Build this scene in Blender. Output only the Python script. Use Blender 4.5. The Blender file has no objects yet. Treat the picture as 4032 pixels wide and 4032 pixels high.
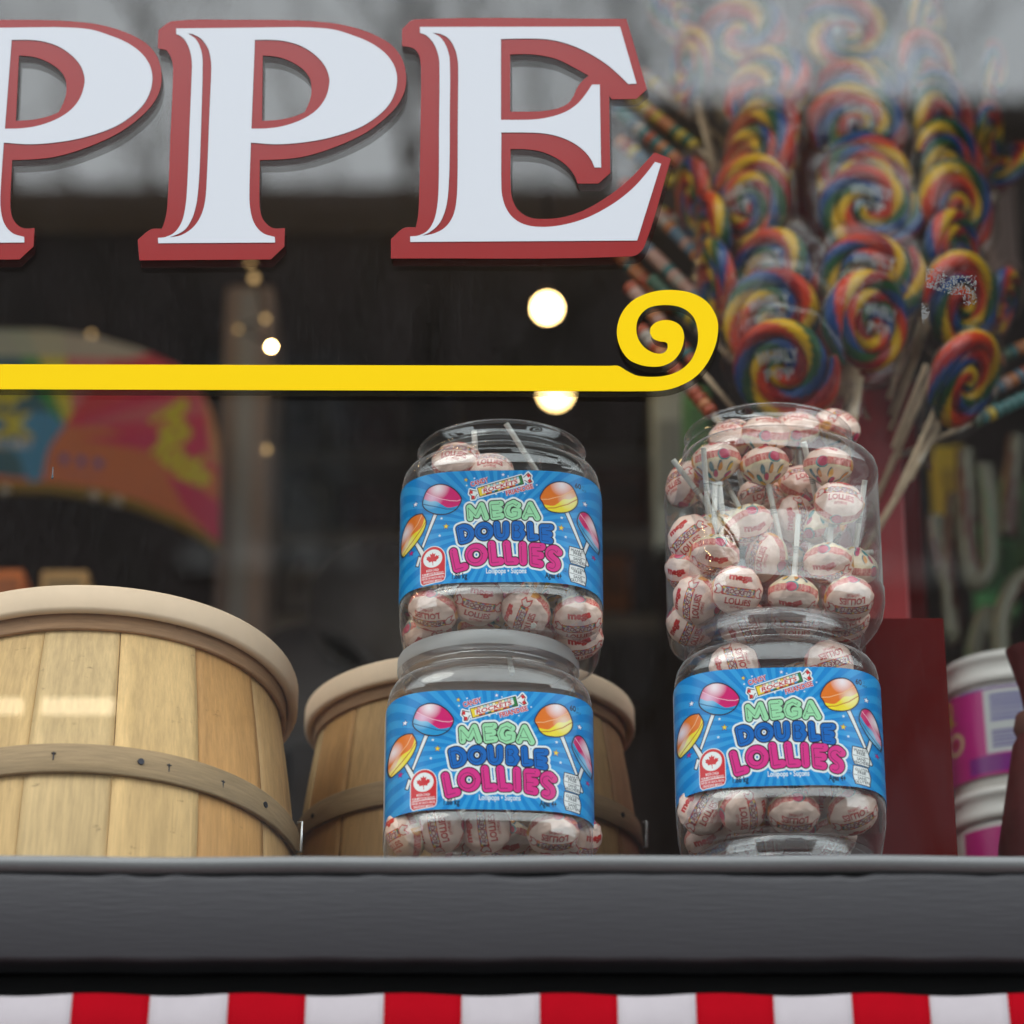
import bpy, bmesh, math, random
import numpy as np
from mathutils import Vector, Matrix

random.seed(7)
R_ = math.radians
S = bpy.context.scene
COL = S.collection
# ------------------------------------------------------------------ camera, sky, sun, exposure
TH = R_(23.5)
F = 12000.0                      # focal length in photo pixels (photo is 4032 wide)
CAM = Vector((0.0, -2.2, 1.5))
cam = bpy.data.cameras.new('camera')
cam_o = bpy.data.objects.new('camera', cam); COL.objects.link(cam_o)
cam_o.location = CAM
cam_o.rotation_euler = (math.pi / 2 + TH, 0, 0)
cam.sensor_width = 36.0
cam.lens = 36.0 * F / 4032.0
cam.clip_start = 0.05; cam.clip_end = 2000
cam.dof.use_dof = True
cam.dof.focus_distance = 2.46
cam.dof.aperture_fstop = 3.6
S.camera = cam_o

W = bpy.data.worlds.new('World'); S.world = W; W.use_nodes = True
wn = W.node_tree; wn.nodes.clear()
sky = wn.nodes.new('ShaderNodeTexSky'); sky.sky_type = 'NISHITA'; sky.sun_disc = False
SUN_EL, SUN_AZ = R_(52), R_(215)
sky.sun_elevation = SUN_EL; sky.sun_rotation = SUN_AZ
sky.air_density = 1.0; sky.dust_density = 3.0
hsv = wn.nodes.new('ShaderNodeHueSaturation'); hsv.inputs['Saturation'].default_value = 0.35
bg = wn.nodes.new('ShaderNodeBackground'); bg.inputs['Strength'].default_value = 0.15
wo = wn.nodes.new('ShaderNodeOutputWorld')
tcw = wn.nodes.new('ShaderNodeTexCoord')                       # closed cloud cover in front of the sky
cl = wn.nodes.new('ShaderNodeTexNoise'); cl.inputs['Scale'].default_value = 3.5; cl.inputs['Detail'].default_value = 5
wn.links.new(tcw.outputs['Generated'], cl.inputs['Vector'])
clr = wn.nodes.new('ShaderNodeMapRange'); clr.inputs['From Min'].default_value = 0.3; clr.inputs['From Max'].default_value = 0.7
clr.inputs['To Min'].default_value = 0.82; clr.inputs['To Max'].default_value = 1.12
wn.links.new(cl.outputs['Fac'], clr.inputs['Value'])
clc = wn.nodes.new('ShaderNodeVectorMath'); clc.operation = 'SCALE'; clc.inputs[0].default_value = (16.0, 17.2, 17.9)
wn.links.new(clr.outputs[0], clc.inputs['Scale'])
cmx = wn.nodes.new('ShaderNodeMix'); cmx.data_type = 'RGBA'; cmx.inputs['Factor'].default_value = 0.9
wn.links.new(sky.outputs[0], hsv.inputs['Color']); wn.links.new(hsv.outputs[0], cmx.inputs['A']); wn.links.new(clc.outputs[0], cmx.inputs['B'])
wn.links.new(cmx.outputs['Result'], bg.inputs['Color'])
wn.links.new(bg.outputs[0], wo.inputs['Surface'])

sun = bpy.data.lights.new('sun', 'SUN'); sun.energy = 0.5; sun.angle = R_(30); sun.color = (1.0, 0.96, 0.9)
sun_o = bpy.data.objects.new('sun', sun); COL.objects.link(sun_o)
sd = Vector((math.sin(SUN_AZ) * math.cos(SUN_EL), math.cos(SUN_AZ) * math.cos(SUN_EL), math.sin(SUN_EL)))
sun_o.rotation_euler = sd.to_track_quat('Z', 'Y').to_euler()

S.view_settings.view_transform = 'Standard'; S.view_settings.look = 'None'
S.view_settings.exposure = 0.5; S.view_settings.gamma = 1.0
S.render.engine = 'CYCLES'
cy = S.cycles
cy.use_denoising = True
cy.max_bounces = 10; cy.transparent_max_bounces = 48; cy.diffuse_bounces = 4; cy.glossy_bounces = 4
cy.sample_clamp_indirect = 4.0
cy.caustics_reflective = False; cy.caustics_refractive = False

# ------------------------------------------------------------------ helpers
def P(px, py, Y):
    u = (px - 2016) / F; v = (2016 - py) / F
    t = (Y - CAM.y) / (math.cos(TH) - v * math.sin(TH))
    return Vector((u * t, Y, CAM.z + t * (math.sin(TH) + v * math.cos(TH))))
RIGHT = Vector((1, 0, 0)); UP = Vector((0, -math.sin(TH), math.cos(TH))); TOW = Vector((0, -math.cos(TH), -math.sin(TH)))

def lin(c):
    out = []
    for x in c[:3]:
        x = x / 255.0
        out.append(x / 12.92 if x <= 0.04045 else ((x + 0.055) / 1.055) ** 2.4)
    return tuple(out)

def tag(o, label=None, cat=None, group=None, kind=None):
    if label: o['label'] = label
    if cat: o['category'] = cat
    if group: o['group'] = group
    if kind: o['kind'] = kind
    return o

def empty(name, loc=(0, 0, 0), label=None, cat=None, group=None):
    o = bpy.data.objects.new(name, None); COL.objects.link(o)
    o.location = loc; o.empty_display_size = 0.02
    return tag(o, label, cat, group)

def mesh_obj(name, V, Fc, mat, parent=None, smooth=False, colors=None, loc=None):
    me = bpy.data.meshes.new(name)
    me.from_pydata([tuple(v) for v in V], [], [tuple(f) for f in Fc])
    if smooth: me.polygons.foreach_set('use_smooth', [True] * len(me.polygons))
    if colors is not None:
        at = me.color_attributes.new('Col', 'FLOAT_COLOR', 'POINT')
        a = np.ones((len(V), 4), dtype=np.float32); a[:, :3] = colors
        at.data.foreach_set('color', a.ravel())
    if mat is not None: me.materials.append(mat)
    me.update()
    o = bpy.data.objects.new(name, me); COL.objects.link(o)
    if parent: o.parent = parent
    if loc: o.location = loc
    return o

class MB:
    """collects simple shapes into one mesh"""
    def __init__(s): s.V = []; s.F = []; s.C = []
    def add(s, V, Fc, col=(1, 1, 1)):
        n = len(s.V); s.V += [tuple(v) for v in V]; s.F += [tuple(i + n for i in f) for f in Fc]; s.C += [col] * len(V)
    def box(s, x0, x1, y0, y1, z0, z1, col=(1, 1, 1)):
        V = [(x, y, z) for x in (x0, x1) for y in (y0, y1) for z in (z0, z1)]
        s.add(V, [(0, 1, 3, 2), (4, 6, 7, 5), (0, 4, 5, 1), (2, 3, 7, 6), (0, 2, 6, 4), (1, 5, 7, 3)], col)
    def tube(s, pts, r, n=8, col=(1, 1, 1), cap=True):
        pts = [Vector(p) for p in pts]; k = len(pts)
        rs = r if isinstance(r, (list, tuple)) else [r] * k
        V = []; Fc = []
        ref = None
        for i, p in enumerate(pts):
            d = (pts[min(i + 1, k - 1)] - pts[max(i - 1, 0)]).normalized()
            if ref is None:
                ref = d.orthogonal().normalized()
            ref = (ref - d * ref.dot(d)).normalized()
            b = d.cross(ref)
            for j in range(n):
                a = 2 * math.pi * j / n
                V.append(p + (ref * math.cos(a) + b * math.sin(a)) * rs[i])
        for i in range(k - 1):
            for j in range(n):
                Fc.append((i * n + j, i * n + (j + 1) % n, (i + 1) * n + (j + 1) % n, (i + 1) * n + j))
        if cap:
            Fc.append(tuple(range(n))[::-1]); Fc.append(tuple((k - 1) * n + j for j in range(n)))
        s.add(V, Fc, col)
    def lathe(s, prof, n=32, axis=(0, 0), col=(1, 1, 1), cap=True):
        V = []; Fc = []; k = len(prof)
        for r, z in prof:
            for j in range(n):
                a = 2 * math.pi * j / n
                V.append((axis[0] + r * math.cos(a), axis[1] + r * math.sin(a), z))
        for i in range(k - 1):
            for j in range(n):
                Fc.append((i * n + j, i * n + (j + 1) % n, (i + 1) * n + (j + 1) % n, (i + 1) * n + j))
        if cap:
            Fc.append(tuple(range(n))[::-1]); Fc.append(tuple((k - 1) * n + j for j in range(n)))
        s.add(V, Fc, col)
    def build(s, name, mat, parent=None, smooth=False, colors=False, loc=None, bevel=0):
        o = mesh_obj(name, s.V, s.F, mat, parent, smooth, np.array(s.C) if colors else None, loc)
        if bevel:
            m = o.modifiers.new('bevel', 'BEVEL'); m.width = bevel; m.segments = 2; m.limit_method = 'ANGLE'
        return o

def sphere(r, n=20, sz=1.0):
    m = MB(); k = n // 2
    m.lathe([(max(r * math.sin(math.pi * i / k), 1e-5), -r * sz * math.cos(math.pi * i / k)) for i in range(k + 1)], n)
    return m

def copy_tree(o, parent=None):
    c = o.copy(); COL.objects.link(c)
    if parent is not None: c.parent = parent
    for ch in list(KIDS.get(o.name, [])) or [x for x in COL.objects if x.parent == o]:
        copy_tree(ch, c)
    return c
KIDS = {}

# ------------------------------------------------------------------ materials
def base_mat(name):
    m = bpy.data.materials.new(name); m.use_nodes = True
    nt = m.node_tree; nt.nodes.clear()
    out = nt.nodes.new('ShaderNodeOutputMaterial')
    return m, nt, out

def N(nt, typ, **kw):
    n = nt.nodes.new(typ)
    for k, v in kw.items(): setattr(n, k, v)
    return n

def pmat(name, col, rough=0.5, spec=0.5, coat=0.0, noise=None, bump=None, attr=False, metallic=0.0, stretch=(1, 1, 1), sss=0.0, trans=0.0):
    """principled paint; noise=(scale, amount) varies the colour, bump=(scale, strength) the surface"""
    m, nt, out = base_mat(name)
    b = N(nt, 'ShaderNodeBsdfPrincipled')
    b.inputs['Roughness'].default_value = rough; b.inputs['Specular IOR Level'].default_value = spec
    b.inputs['Coat Weight'].default_value = coat; b.inputs['Coat Roughness'].default_value = 0.05
    b.inputs['Metallic'].default_value = metallic
    if sss:
        b.inputs['Subsurface Weight'].default_value = sss; b.inputs['Subsurface Radius'].default_value = (0.004, 0.003, 0.002)
        b.inputs['Subsurface Scale'].default_value = 1.0
    tc = N(nt, 'ShaderNodeTexCoord'); mp = N(nt, 'ShaderNodeMapping'); mp.inputs['Scale'].default_value = stretch
    nt.links.new(tc.outputs['Object'], mp.inputs['Vector'])
    src = None
    if attr:
        a = N(nt, 'ShaderNodeVertexColor'); a.layer_name = 'Col'; src = a.outputs['Color']
    if noise:
        nz = N(nt, 'ShaderNodeTexNoise'); nz.inputs['Scale'].default_value = noise[0]; nz.inputs['Detail'].default_value = 6
        nz.inputs['Roughness'].default_value = 0.65
        nt.links.new(mp.outputs[0], nz.inputs['Vector'])
        mr = N(nt, 'ShaderNodeMapRange'); mr.inputs['From Min'].default_value = 0.3; mr.inputs['From Max'].default_value = 0.7
        mr.inputs['To Min'].default_value = 1 - noise[1]; mr.inputs['To Max'].default_value = 1 + noise[1]
        nt.links.new(nz.outputs['Fac'], mr.inputs['Value'])
        mx = N(nt, 'ShaderNodeVectorMath', operation='SCALE')
        if src: nt.links.new(src, mx.inputs[0])
        else: mx.inputs[0].default_value = col[:3]
        nt.links.new(mr.outputs[0], mx.inputs['Scale'])
        src = mx.outputs[0]
    if src: nt.links.new(src, b.inputs['Base Color'])
    else: b.inputs['Base Color'].default_value = (*col[:3], 1)
    if bump:
        n2 = N(nt, 'ShaderNodeTexNoise'); n2.inputs['Scale'].default_value = bump[0]; n2.inputs['Detail'].default_value = 5
        nt.links.new(mp.outputs[0], n2.inputs['Vector'])
        bp = N(nt, 'ShaderNodeBump'); bp.inputs['Strength'].default_value = bump[1]; bp.inputs['Distance'].default_value = bump[2] if len(bump) > 2 else 0.002
        nt.links.new(n2.outputs['Fac'], bp.inputs['Height']); nt.links.new(bp.outputs[0], b.inputs['Normal'])
    last = b.outputs[0]
    if trans:
        tr = N(nt, 'ShaderNodeBsdfTransparent'); ms = N(nt, 'ShaderNodeMixShader'); ms.inputs[0].default_value = trans
        nt.links.new(last, ms.inputs[1]); nt.links.new(tr.outputs[0], ms.inputs[2]); last = ms.outputs[0]
    nt.links.new(last, out.inputs['Surface'])
    return m

def thin_clear(name, f0, tint=(0.97, 0.97, 0.97), edge=(0.55, 0.5, 0.52), rough=0.02, bump=None, milk=0.0, dust=None, power=5.0, epow=4.0, haze_edge=0.0):
    """thin transparent sheet or shell: lets light straight through, reflects by angle"""
    m, nt, out = base_mat(name)
    lw = N(nt, 'ShaderNodeLayerWeight'); lw.inputs['Blend'].default_value = 0.5
    pw = N(nt, 'ShaderNodeMath', operation='POWER'); pw.inputs[1].default_value = power
    nt.links.new(lw.outputs['Facing'], pw.inputs[0])
    ma = N(nt, 'ShaderNodeMath', operation='MULTIPLY_ADD', use_clamp=True); ma.inputs[1].default_value = 0.9 - f0; ma.inputs[2].default_value = f0
    nt.links.new(pw.outputs[0], ma.inputs[0])
    pe = N(nt, 'ShaderNodeMath', operation='POWER'); pe.inputs[1].default_value = epow
    nt.links.new(lw.outputs['Facing'], pe.inputs[0])
    mc = N(nt, 'ShaderNodeMix', data_type='RGBA')
    mc.inputs['A'].default_value = (*tint, 1); mc.inputs['B'].default_value = (*edge, 1)
    nt.links.new(pe.outputs[0], mc.inputs['Factor'])
    tr = N(nt, 'ShaderNodeBsdfTransparent'); nt.links.new(mc.outputs['Result'], tr.inputs['Color'])
    gl = N(nt, 'ShaderNodeBsdfGlossy'); gl.inputs['Roughness'].default_value = rough; gl.inputs['Color'].default_value = (1, 1, 1, 1)
    ms = N(nt, 'ShaderNodeMixShader')
    nt.links.new(ma.outputs[0], ms.inputs[0]); nt.links.new(tr.outputs[0], ms.inputs[1]); nt.links.new(gl.outputs[0], ms.inputs[2])
    last = ms.outputs[0]
    if milk or dust or haze_edge:
        df = N(nt, 'ShaderNodeBsdfDiffuse'); df.inputs['Color'].default_value = (0.75, 0.74, 0.73, 1)
        tl = N(nt, 'ShaderNodeBsdfTranslucent'); tl.inputs['Color'].default_value = (0.75, 0.74, 0.73, 1)
        ad = N(nt, 'ShaderNodeMixShader'); ad.inputs[0].default_value = 0.4
        nt.links.new(df.outputs[0], ad.inputs[1]); nt.links.new(tl.outputs[0], ad.inputs[2])
        m2 = N(nt, 'ShaderNodeMixShader'); m2.inputs[0].default_value = milk
        if haze_edge:
            me_ = N(nt, 'ShaderNodeMath', operation='MULTIPLY_ADD', use_clamp=True); me_.inputs[1].default_value = haze_edge; me_.inputs[2].default_value = milk
            nt.links.new(pw.outputs[0], me_.inputs[0]); nt.links.new(me_.outputs[0], m2.inputs[0])
        if dust:
            tc = N(nt, 'ShaderNodeTexCoord'); mp = N(nt, 'ShaderNodeMapping'); mp.inputs['Scale'].default_value = dust[1]; mp.inputs['Rotation'].default_value = (0, 0.12, 0)
            nz = N(nt, 'ShaderNodeTexNoise'); nz.inputs['Scale'].default_value = dust[0]; nz.inputs['Detail'].default_value = 4
            big = N(nt, 'ShaderNodeTexNoise'); big.inputs['Scale'].default_value = 3.0
            nt.links.new(tc.outputs['Object'], mp.inputs['Vector']); nt.links.new(mp.outputs[0], nz.inputs['Vector']); nt.links.new(tc.outputs['Object'], big.inputs['Vector'])
            mr = N(nt, 'ShaderNodeMapRange'); mr.inputs['From Min'].default_value = 0.48; mr.inputs['From Max'].default_value = 0.75
            mr.inputs['To Min'].default_value = dust[2]; mr.inputs['To Max'].default_value = dust[3]
            nt.links.new(nz.outputs['Fac'], mr.inputs['Value'])
            mm = N(nt, 'ShaderNodeMath', operation='MULTIPLY'); nt.links.new(mr.outputs[0], mm.inputs[0]); nt.links.new(big.outputs['Fac'], mm.inputs[1])
            nt.links.new(mm.outputs[0], m2.inputs[0])
        nt.links.new(last, m2.inputs[1]); nt.links.new(ad.outputs[0], m2.inputs[2]); last = m2.outputs[0]
    if bump:
        tc = N(nt, 'ShaderNodeTexCoord')
        n2 = N(nt, 'ShaderNodeTexNoise'); n2.inputs['Scale'].default_value = bump[0]; n2.inputs['Detail'].default_value = 3
        nt.links.new(tc.outputs['Object'], n2.inputs['Vector'])
        bp = N(nt, 'ShaderNodeBump'); bp.inputs['Strength'].default_value = bump[1]; bp.inputs['Distance'].default_value = bump[2]
        nt.links.new(n2.outputs['Fac'], bp.inputs['Height'])
        nt.links.new(bp.outputs[0], gl.inputs['Normal']); nt.links.new(bp.outputs[0], lw.inputs['Normal'])
    nt.links.new(last, out.inputs['Surface'])
    return m

def emit(name, col, st):
    m, nt, out = base_mat(name)
    e = N(nt, 'ShaderNodeEmission'); e.inputs['Color'].default_value = (*col, 1); e.inputs['Strength'].default_value = st
    nt.links.new(e.outputs[0], out.inputs['Surface'])
    return m

def wood_mat(name, rings=1.0, attr=True, col=(0.5, 0.33, 0.17), grain_axis='Z', dark=0.55, gscale=1.0):
    m, nt, out = base_mat(name)
    b = N(nt, 'ShaderNodeBsdfPrincipled'); b.inputs['Roughness'].default_value = 0.6; b.inputs['Specular IOR Level'].default_value = 0.25
    tc = N(nt, 'ShaderNodeTexCoord'); mp = N(nt, 'ShaderNodeMapping')
    mp.inputs['Scale'].default_value = (1, 1, 0.06) if grain_axis == 'Z' else (0.12, 0.12, 1.4)
    nt.links.new(tc.outputs['Object'], mp.inputs['Vector'])
    n1 = N(nt, 'ShaderNodeTexNoise'); n1.inputs['Scale'].default_value = 300 * gscale; n1.inputs['Detail'].default_value = 8; n1.inputs['Roughness'].default_value = 0.7
    n2 = N(nt, 'ShaderNodeTexNoise'); n2.inputs['Scale'].default_value = 28 * gscale; n2.inputs['Detail'].default_value = 3; n2.inputs['Distortion'].default_value = 1.2
    n3 = N(nt, 'ShaderNodeTexNoise'); n3.inputs['Scale'].default_value = 55; n3.inputs['Detail'].default_value = 8; n3.inputs['Roughness'].default_value = 0.75
    mp3 = N(nt, 'ShaderNodeMapping'); mp3.inputs['Scale'].default_value = (0.7, 0.7, 1.6) if grain_axis == 'Z' else (1, 1, 1)
    nt.links.new(tc.outputs['Object'], mp3.inputs['Vector']); nt.links.new(mp3.outputs[0], n3.inputs['Vector'])
    for n in (n1, n2): nt.links.new(mp.outputs[0], n.inputs['Vector'])
    def rng(n, a, bb, lo, hi):
        r = N(nt, 'ShaderNodeMapRange'); r.inputs['From Min'].default_value = a; r.inputs['From Max'].default_value = bb
        r.inputs['To Min'].default_value = lo; r.inputs['To Max'].default_value = hi
        nt.links.new(n.outputs['Fac'], r.inputs['Value']); return r.outputs[0]
    a1 = rng(n1, 0.35, 0.65, 0.84, 1.1); a2 = rng(n2, 0.3, 0.7, 0.84, 1.12); a3 = rng(n3, 0.30, 0.37, dark, 1.0)
    m1 = N(nt, 'ShaderNodeMath', operation='MULTIPLY'); nt.links.new(a1, m1.inputs[0]); nt.links.new(a2, m1.inputs[1])
    m2 = N(nt, 'ShaderNodeMath', operation='MULTIPLY'); nt.links.new(m1.outputs[0], m2.inputs[0]); nt.links.new(a3, m2.inputs[1])
    sc = N(nt, 'ShaderNodeVectorMath', operation='SCALE'); nt.links.new(m2.outputs[0], sc.inputs['Scale'])
    if attr:
        a = N(nt, 'ShaderNodeVertexColor'); a.layer_name = 'Col'; nt.links.new(a.outputs['Color'], sc.inputs[0])
    else: sc.inputs[0].default_value = col
    nt.links.new(sc.outputs[0], b.inputs['Base Color'])
    bp = N(nt, 'ShaderNodeBump'); bp.inputs['Strength'].default_value = 0.5; bp.inputs['Distance'].default_value = 0.001
    nt.links.new(m2.outputs[0], bp.inputs['Height']); nt.links.new(bp.outputs[0], b.inputs['Normal'])
    nt.links.new(b.outputs[0], out.inputs['Surface'])
    return m

M = {}
M['red_vinyl'] = pmat('red_vinyl', lin((136, 30, 30)), 0.16, 0.5, trans=0.05, bump=(900, 0.03, 0.0003))
M['white_vinyl'] = pmat('white_vinyl', (0.50, 0.51, 0.545), 0.35, 0.25)
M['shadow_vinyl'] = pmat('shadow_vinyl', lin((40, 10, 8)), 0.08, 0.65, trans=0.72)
M['yellow_vinyl'] = pmat('yellow_vinyl', lin((224, 186, 0)), 0.45, 0.08)
M['window_glass'] = thin_clear('window_glass', 0.095, tint=(0.93, 0.95, 0.94), edge=(0.8, 0.84, 0.82), rough=0.0, dust=(60, (5, 1, 0.8), 0.002, 0.016))
M['jar'] = thin_clear('jar_plastic', 0.11, tint=(0.975, 0.968, 0.97), edge=(0.74, 0.69, 0.70), rough=0.04, bump=(22, 0.05, 0.002), milk=0.02, haze_edge=0.5)
M['clear_lid'] = thin_clear('clear_lid_plastic', 0.10, tint=(0.9, 0.89, 0.9), edge=(0.5, 0.47, 0.5), rough=0.05, bump=(26, 0.7, 0.004), milk=0.10)
M['frosted_lid'] = thin_clear('frosted_lid_plastic', 0.05, tint=(0.8, 0.78, 0.78), edge=(0.6, 0.58, 0.58), rough=0.25, milk=0.62)
M['cello'] = thin_clear('cellophane', 0.03, tint=(0.97, 0.97, 0.97), edge=(0.8, 0.8, 0.8), rough=0.2, bump=(90, 0.5, 0.004), milk=0.006, power=4)
M['print'] = pmat('label_print', (1, 1, 1), 0.3, 0.35, attr=True, bump=(16, 0.22, 0.004))
M['wrapper'] = pmat('printed_candy_wrapper', (1, 1, 1), 0.32, 0.5, attr=True, coat=0.45, bump=(85, 0.75, 0.0022))
M['stick'] = pmat('paper_stick', (1, 1, 1), 0.6, 0.3, attr=True)
M['swirl'] = pmat('swirl_candy', (1, 1, 1), 0.28, 0.22, attr=True)
M['bead'] = pmat('bead_candy', (1, 1, 1), 0.2, 0.5, attr=True, coat=0.4)
M['wood_stick'] = pmat('wood_stick', lin((196, 170, 140)), 0.65, 0.2, noise=(60, 0.12))
M['stave'] = wood_mat('stave_wood')
M['hoop'] = wood_mat('hoop_wood', attr=False, col=lin((160, 133, 100)), grain_axis='H', dark=0.8, gscale=1.0)
M['rim'] = pmat('rim_wood', lin((232, 202, 172)), 0.55, 0.25, noise=(14, 0.06), bump=(60, 0.1))
M['rim_in'] = wood_mat('inner_rim_wood', attr=False, col=lin((168, 128, 94)), grain_axis='H', dark=0.7)
M['nail'] = pmat('nail_iron', (0.03, 0.03, 0.04), 0.45, 0.5, metallic=0.6)
M['steel'] = pmat('staple_steel', (0.6, 0.6, 0.6), 0.3, 0.5, metallic=1.0)
M['grey_paint'] = pmat('grey_paint', lin((54, 53, 56)), 0.5, 0.35, noise=(9, 0.07), bump=(620, 0.32, 0.0014), stretch=(0.06, 1, 1))
M['grey_paint_lit'] = pmat('grey_paint_lit_nosing', lin((96, 97, 97)), 0.4, 0.5, noise=(14, 0.06), bump=(40, 0.3, 0.002), stretch=(0.3, 1, 1))  # ledge grey made lighter, daylight on the rounded top put into the colour
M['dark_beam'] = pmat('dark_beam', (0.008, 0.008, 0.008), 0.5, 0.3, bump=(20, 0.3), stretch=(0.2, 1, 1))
M['awning'] = pmat('striped_canvas', (1, 1, 1), 0.8, 0.04, attr=True, noise=(40, 0.04), bump=(900, 0.15, 0.0004))

# ------------------------------------------------------------------ 2-D painter used for printed patterns (gives vertex colours)
_tc = {}
def text_tris(s, bold=0.0):
    key = (s, bold)
    if key in _tc: return _tc[key]
    cu = bpy.data.curves.new('t', 'FONT'); cu.body = s; cu.size = 1.0; cu.offset = bold; cu.resolution_u = 3
    cu.align_x = 'CENTER'
    o = bpy.data.objects.new('t', cu); COL.objects.link(o)
    bpy.context.view_layer.update()
    me = bpy.data.meshes.new_from_object(o.evaluated_get(bpy.context.evaluated_depsgraph_get()))
    me.calc_loop_triangles()
    V = np.array([v.co[:2] for v in me.vertices]); T = np.array([t.vertices[:] for t in me.loop_triangles])
    bpy.data.objects.remove(o); bpy.data.curves.remove(cu); bpy.data.meshes.remove(me)
    mn, mx = V.min(0), V.max(0)
    V = (V - (mn + mx) / 2)
    _tc[key] = (V, T, mx - mn)
    return _tc[key]

class Canvas:
    def __init__(s, x0, y0, x1, y1, step, bgc):
        s.x0, s.y0, s.st = x0, y0, step
        s.w = int((x1 - x0) / step); s.h = int((y1 - y0) / step)
        s.A = np.zeros((s.h, s.w, 3), dtype=np.float32); s.A[:] = lin(bgc)
        s.X = (x0 + (np.arange(s.w) + 0.5) * step)[None, :]; s.Y = (y0 + (np.arange(s.h) + 0.5) * step)[:, None]
    def _reg(s, x0, x1, y0, y1):
        i0 = max(int((x0 - s.x0) / s.st) - 1, 0); i1 = min(int((x1 - s.x0) / s.st) + 2, s.w)
        j0 = max(int((y0 - s.y0) / s.st) - 1, 0); j1 = min(int((y1 - s.y0) / s.st) + 2, s.h)
        if i1 <= i0 or j1 <= j0: return None
        return slice(j0, j1), slice(i0, i1)
    def _put(s, rg, mask, col, alpha=1.0):
        js, iz = rg
        mk = (mask * alpha)[..., None]
        if callable(col): c = col(np.broadcast_to(s.X[:, iz], mask.shape), np.broadcast_to(s.Y[js, :], mask.shape))
        else: c = np.array(lin(col), dtype=np.float32)
        s.A[js, iz] = s.A[js, iz] * (1 - mk) + c * mk
    def poly_mask(s, pts, rg):
        js, iz = rg
        X = np.broadcast_to(s.X[:, iz], (js.stop - js.start, iz.stop - iz.start)); Y = np.broadcast_to(s.Y[js, :], X.shape)
        ins = np.zeros(X.shape, bool); n = len(pts)
        for k in range(n):
            xa, ya = pts[k]; xb, yb = pts[(k + 1) % n]
            if ya == yb: continue
            c = ((ya > Y) != (yb > Y)) & (X < (xb - xa) * (Y - ya) / (yb - ya) + xa)
            ins ^= c
        return ins.astype(np.float32)
    def poly(s, pts, col, alpha=1.0, outline=None, clip=None):
        xs = [p[0] for p in pts]; ys = [p[1] for p in pts]
        rg = s._reg(min(xs), max(xs), min(ys), max(ys))
        if rg is None: return
        mk = s.poly_mask(pts, rg)
        if clip is not None: mk = mk * s.poly_mask(clip, rg)
        s._put(rg, mk, col, alpha)
        if outline: s.stroke(list(pts) + [pts[0]], outline[0], outline[1])
    def stroke(s, pts, r, col, alpha=1.0, clip=None):
        xs = [p[0] for p in pts]; ys = [p[1] for p in pts]
        rg = s._reg(min(xs) - r, max(xs) + r, min(ys) - r, max(ys) + r)
        if rg is None: return
        js, iz = rg
        X = s.X[:, iz]; Y = s.Y[js, :]; d = None
        for (xa, ya), (xb, yb) in zip(pts[:-1], pts[1:]):
            dx, dy = xb - xa, yb - ya; L = dx * dx + dy * dy + 1e-9
            t = np.clip(((X - xa) * dx + (Y - ya) * dy) / L, 0, 1)
            q = (X - xa - t * dx) ** 2 + (Y - ya - t * dy) ** 2
            d = q if d is None else np.minimum(d, q)
        mk = np.clip((r - np.sqrt(d)) / s.st + 0.5, 0, 1)
        if clip is not None: mk = mk * s.poly_mask(clip, rg)
        s._put(rg, mk, col, alpha)
    def ell(s, cx, cy, rx, ry, col, ang=0.0, alpha=1.0, soft=0.0, clip=None):
        rr = max(rx, ry) * (1 + soft); rg = s._reg(cx - rr, cx + rr, cy - rr, cy + rr)
        if rg is None: return
        js, iz = rg; X = s.X[:, iz] - cx; Y = s.Y[js, :] - cy
        c, n = math.cos(ang), math.sin(ang)
        d = np.sqrt(((X * c + Y * n) / rx) ** 2 + ((-X * n + Y * c) / ry) ** 2)
        mk = np.clip((1 + soft - d) / max(2 * soft, s.st / min(rx, ry)) , 0, 1)
        if clip is not None: mk = mk * s.poly_mask(clip, rg)
        s._put(rg, mk, col, alpha)
    def text(s, t, cx, cy, h, col, width=None, ang=0.0, bold=0.0, shear=0.0, halo=None):
        V, T, sz = text_tris(t, bold)
        k = h / 0.73; kx = k if width is None else width / sz[0]
        if halo:
            s.text(t, cx, cy, h, halo[1], width=(width or sz[0] * k) * 1.02, ang=ang, bold=bold + halo[0], shear=shear)
        c, n = math.cos(ang), math.sin(ang)
        x = V[:, 0] * kx + shear * V[:, 1] * k; y = -V[:, 1] * k
        Q = np.stack([cx + x * c - y * n, cy + x * n + y * c], 1)
        for tri in T:
            p = Q[tri]; mn = p.min(0); mx = p.max(0)
            rg = s._reg(mn[0], mx[0], mn[1], mx[1])
            if rg is None: continue
            js, iz = rg; X = s.X[:, iz]; Y = s.Y[js, :]
            (ax, ay), (bx, by), (qx, qy) = p
            den = (by - qy) * (ax - qx) + (qx - bx) * (ay - qy)
            if abs(den) < 1e-9: continue
            l1 = ((by - qy) * (X - qx) + (qx - bx) * (Y - qy)) / den
            l2 = ((qy - ay) * (X - qx) + (ax - qx) * (Y - qy)) / den
            mk = ((l1 >= -0.001) & (l2 >= -0.001) & (l1 + l2 <= 1.001)).astype(np.float32)
            s._put(rg, mk, col)
    def star(s, cx, cy, r, col, ang=0.0, ol=None):
        pts = []
        for k in range(10):
            q = r if k % 2 == 0 else r * 0.42
            a = ang + math.pi * k / 5 - math.pi / 2
            pts.append((cx + q * math.cos(a), cy + q * math.sin(a)))
        if ol: s.poly([(cx + (x - cx) * 1.45, cy + (y - cy) * 1.45) for x, y in pts], ol)
        s.poly(pts, col)
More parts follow.
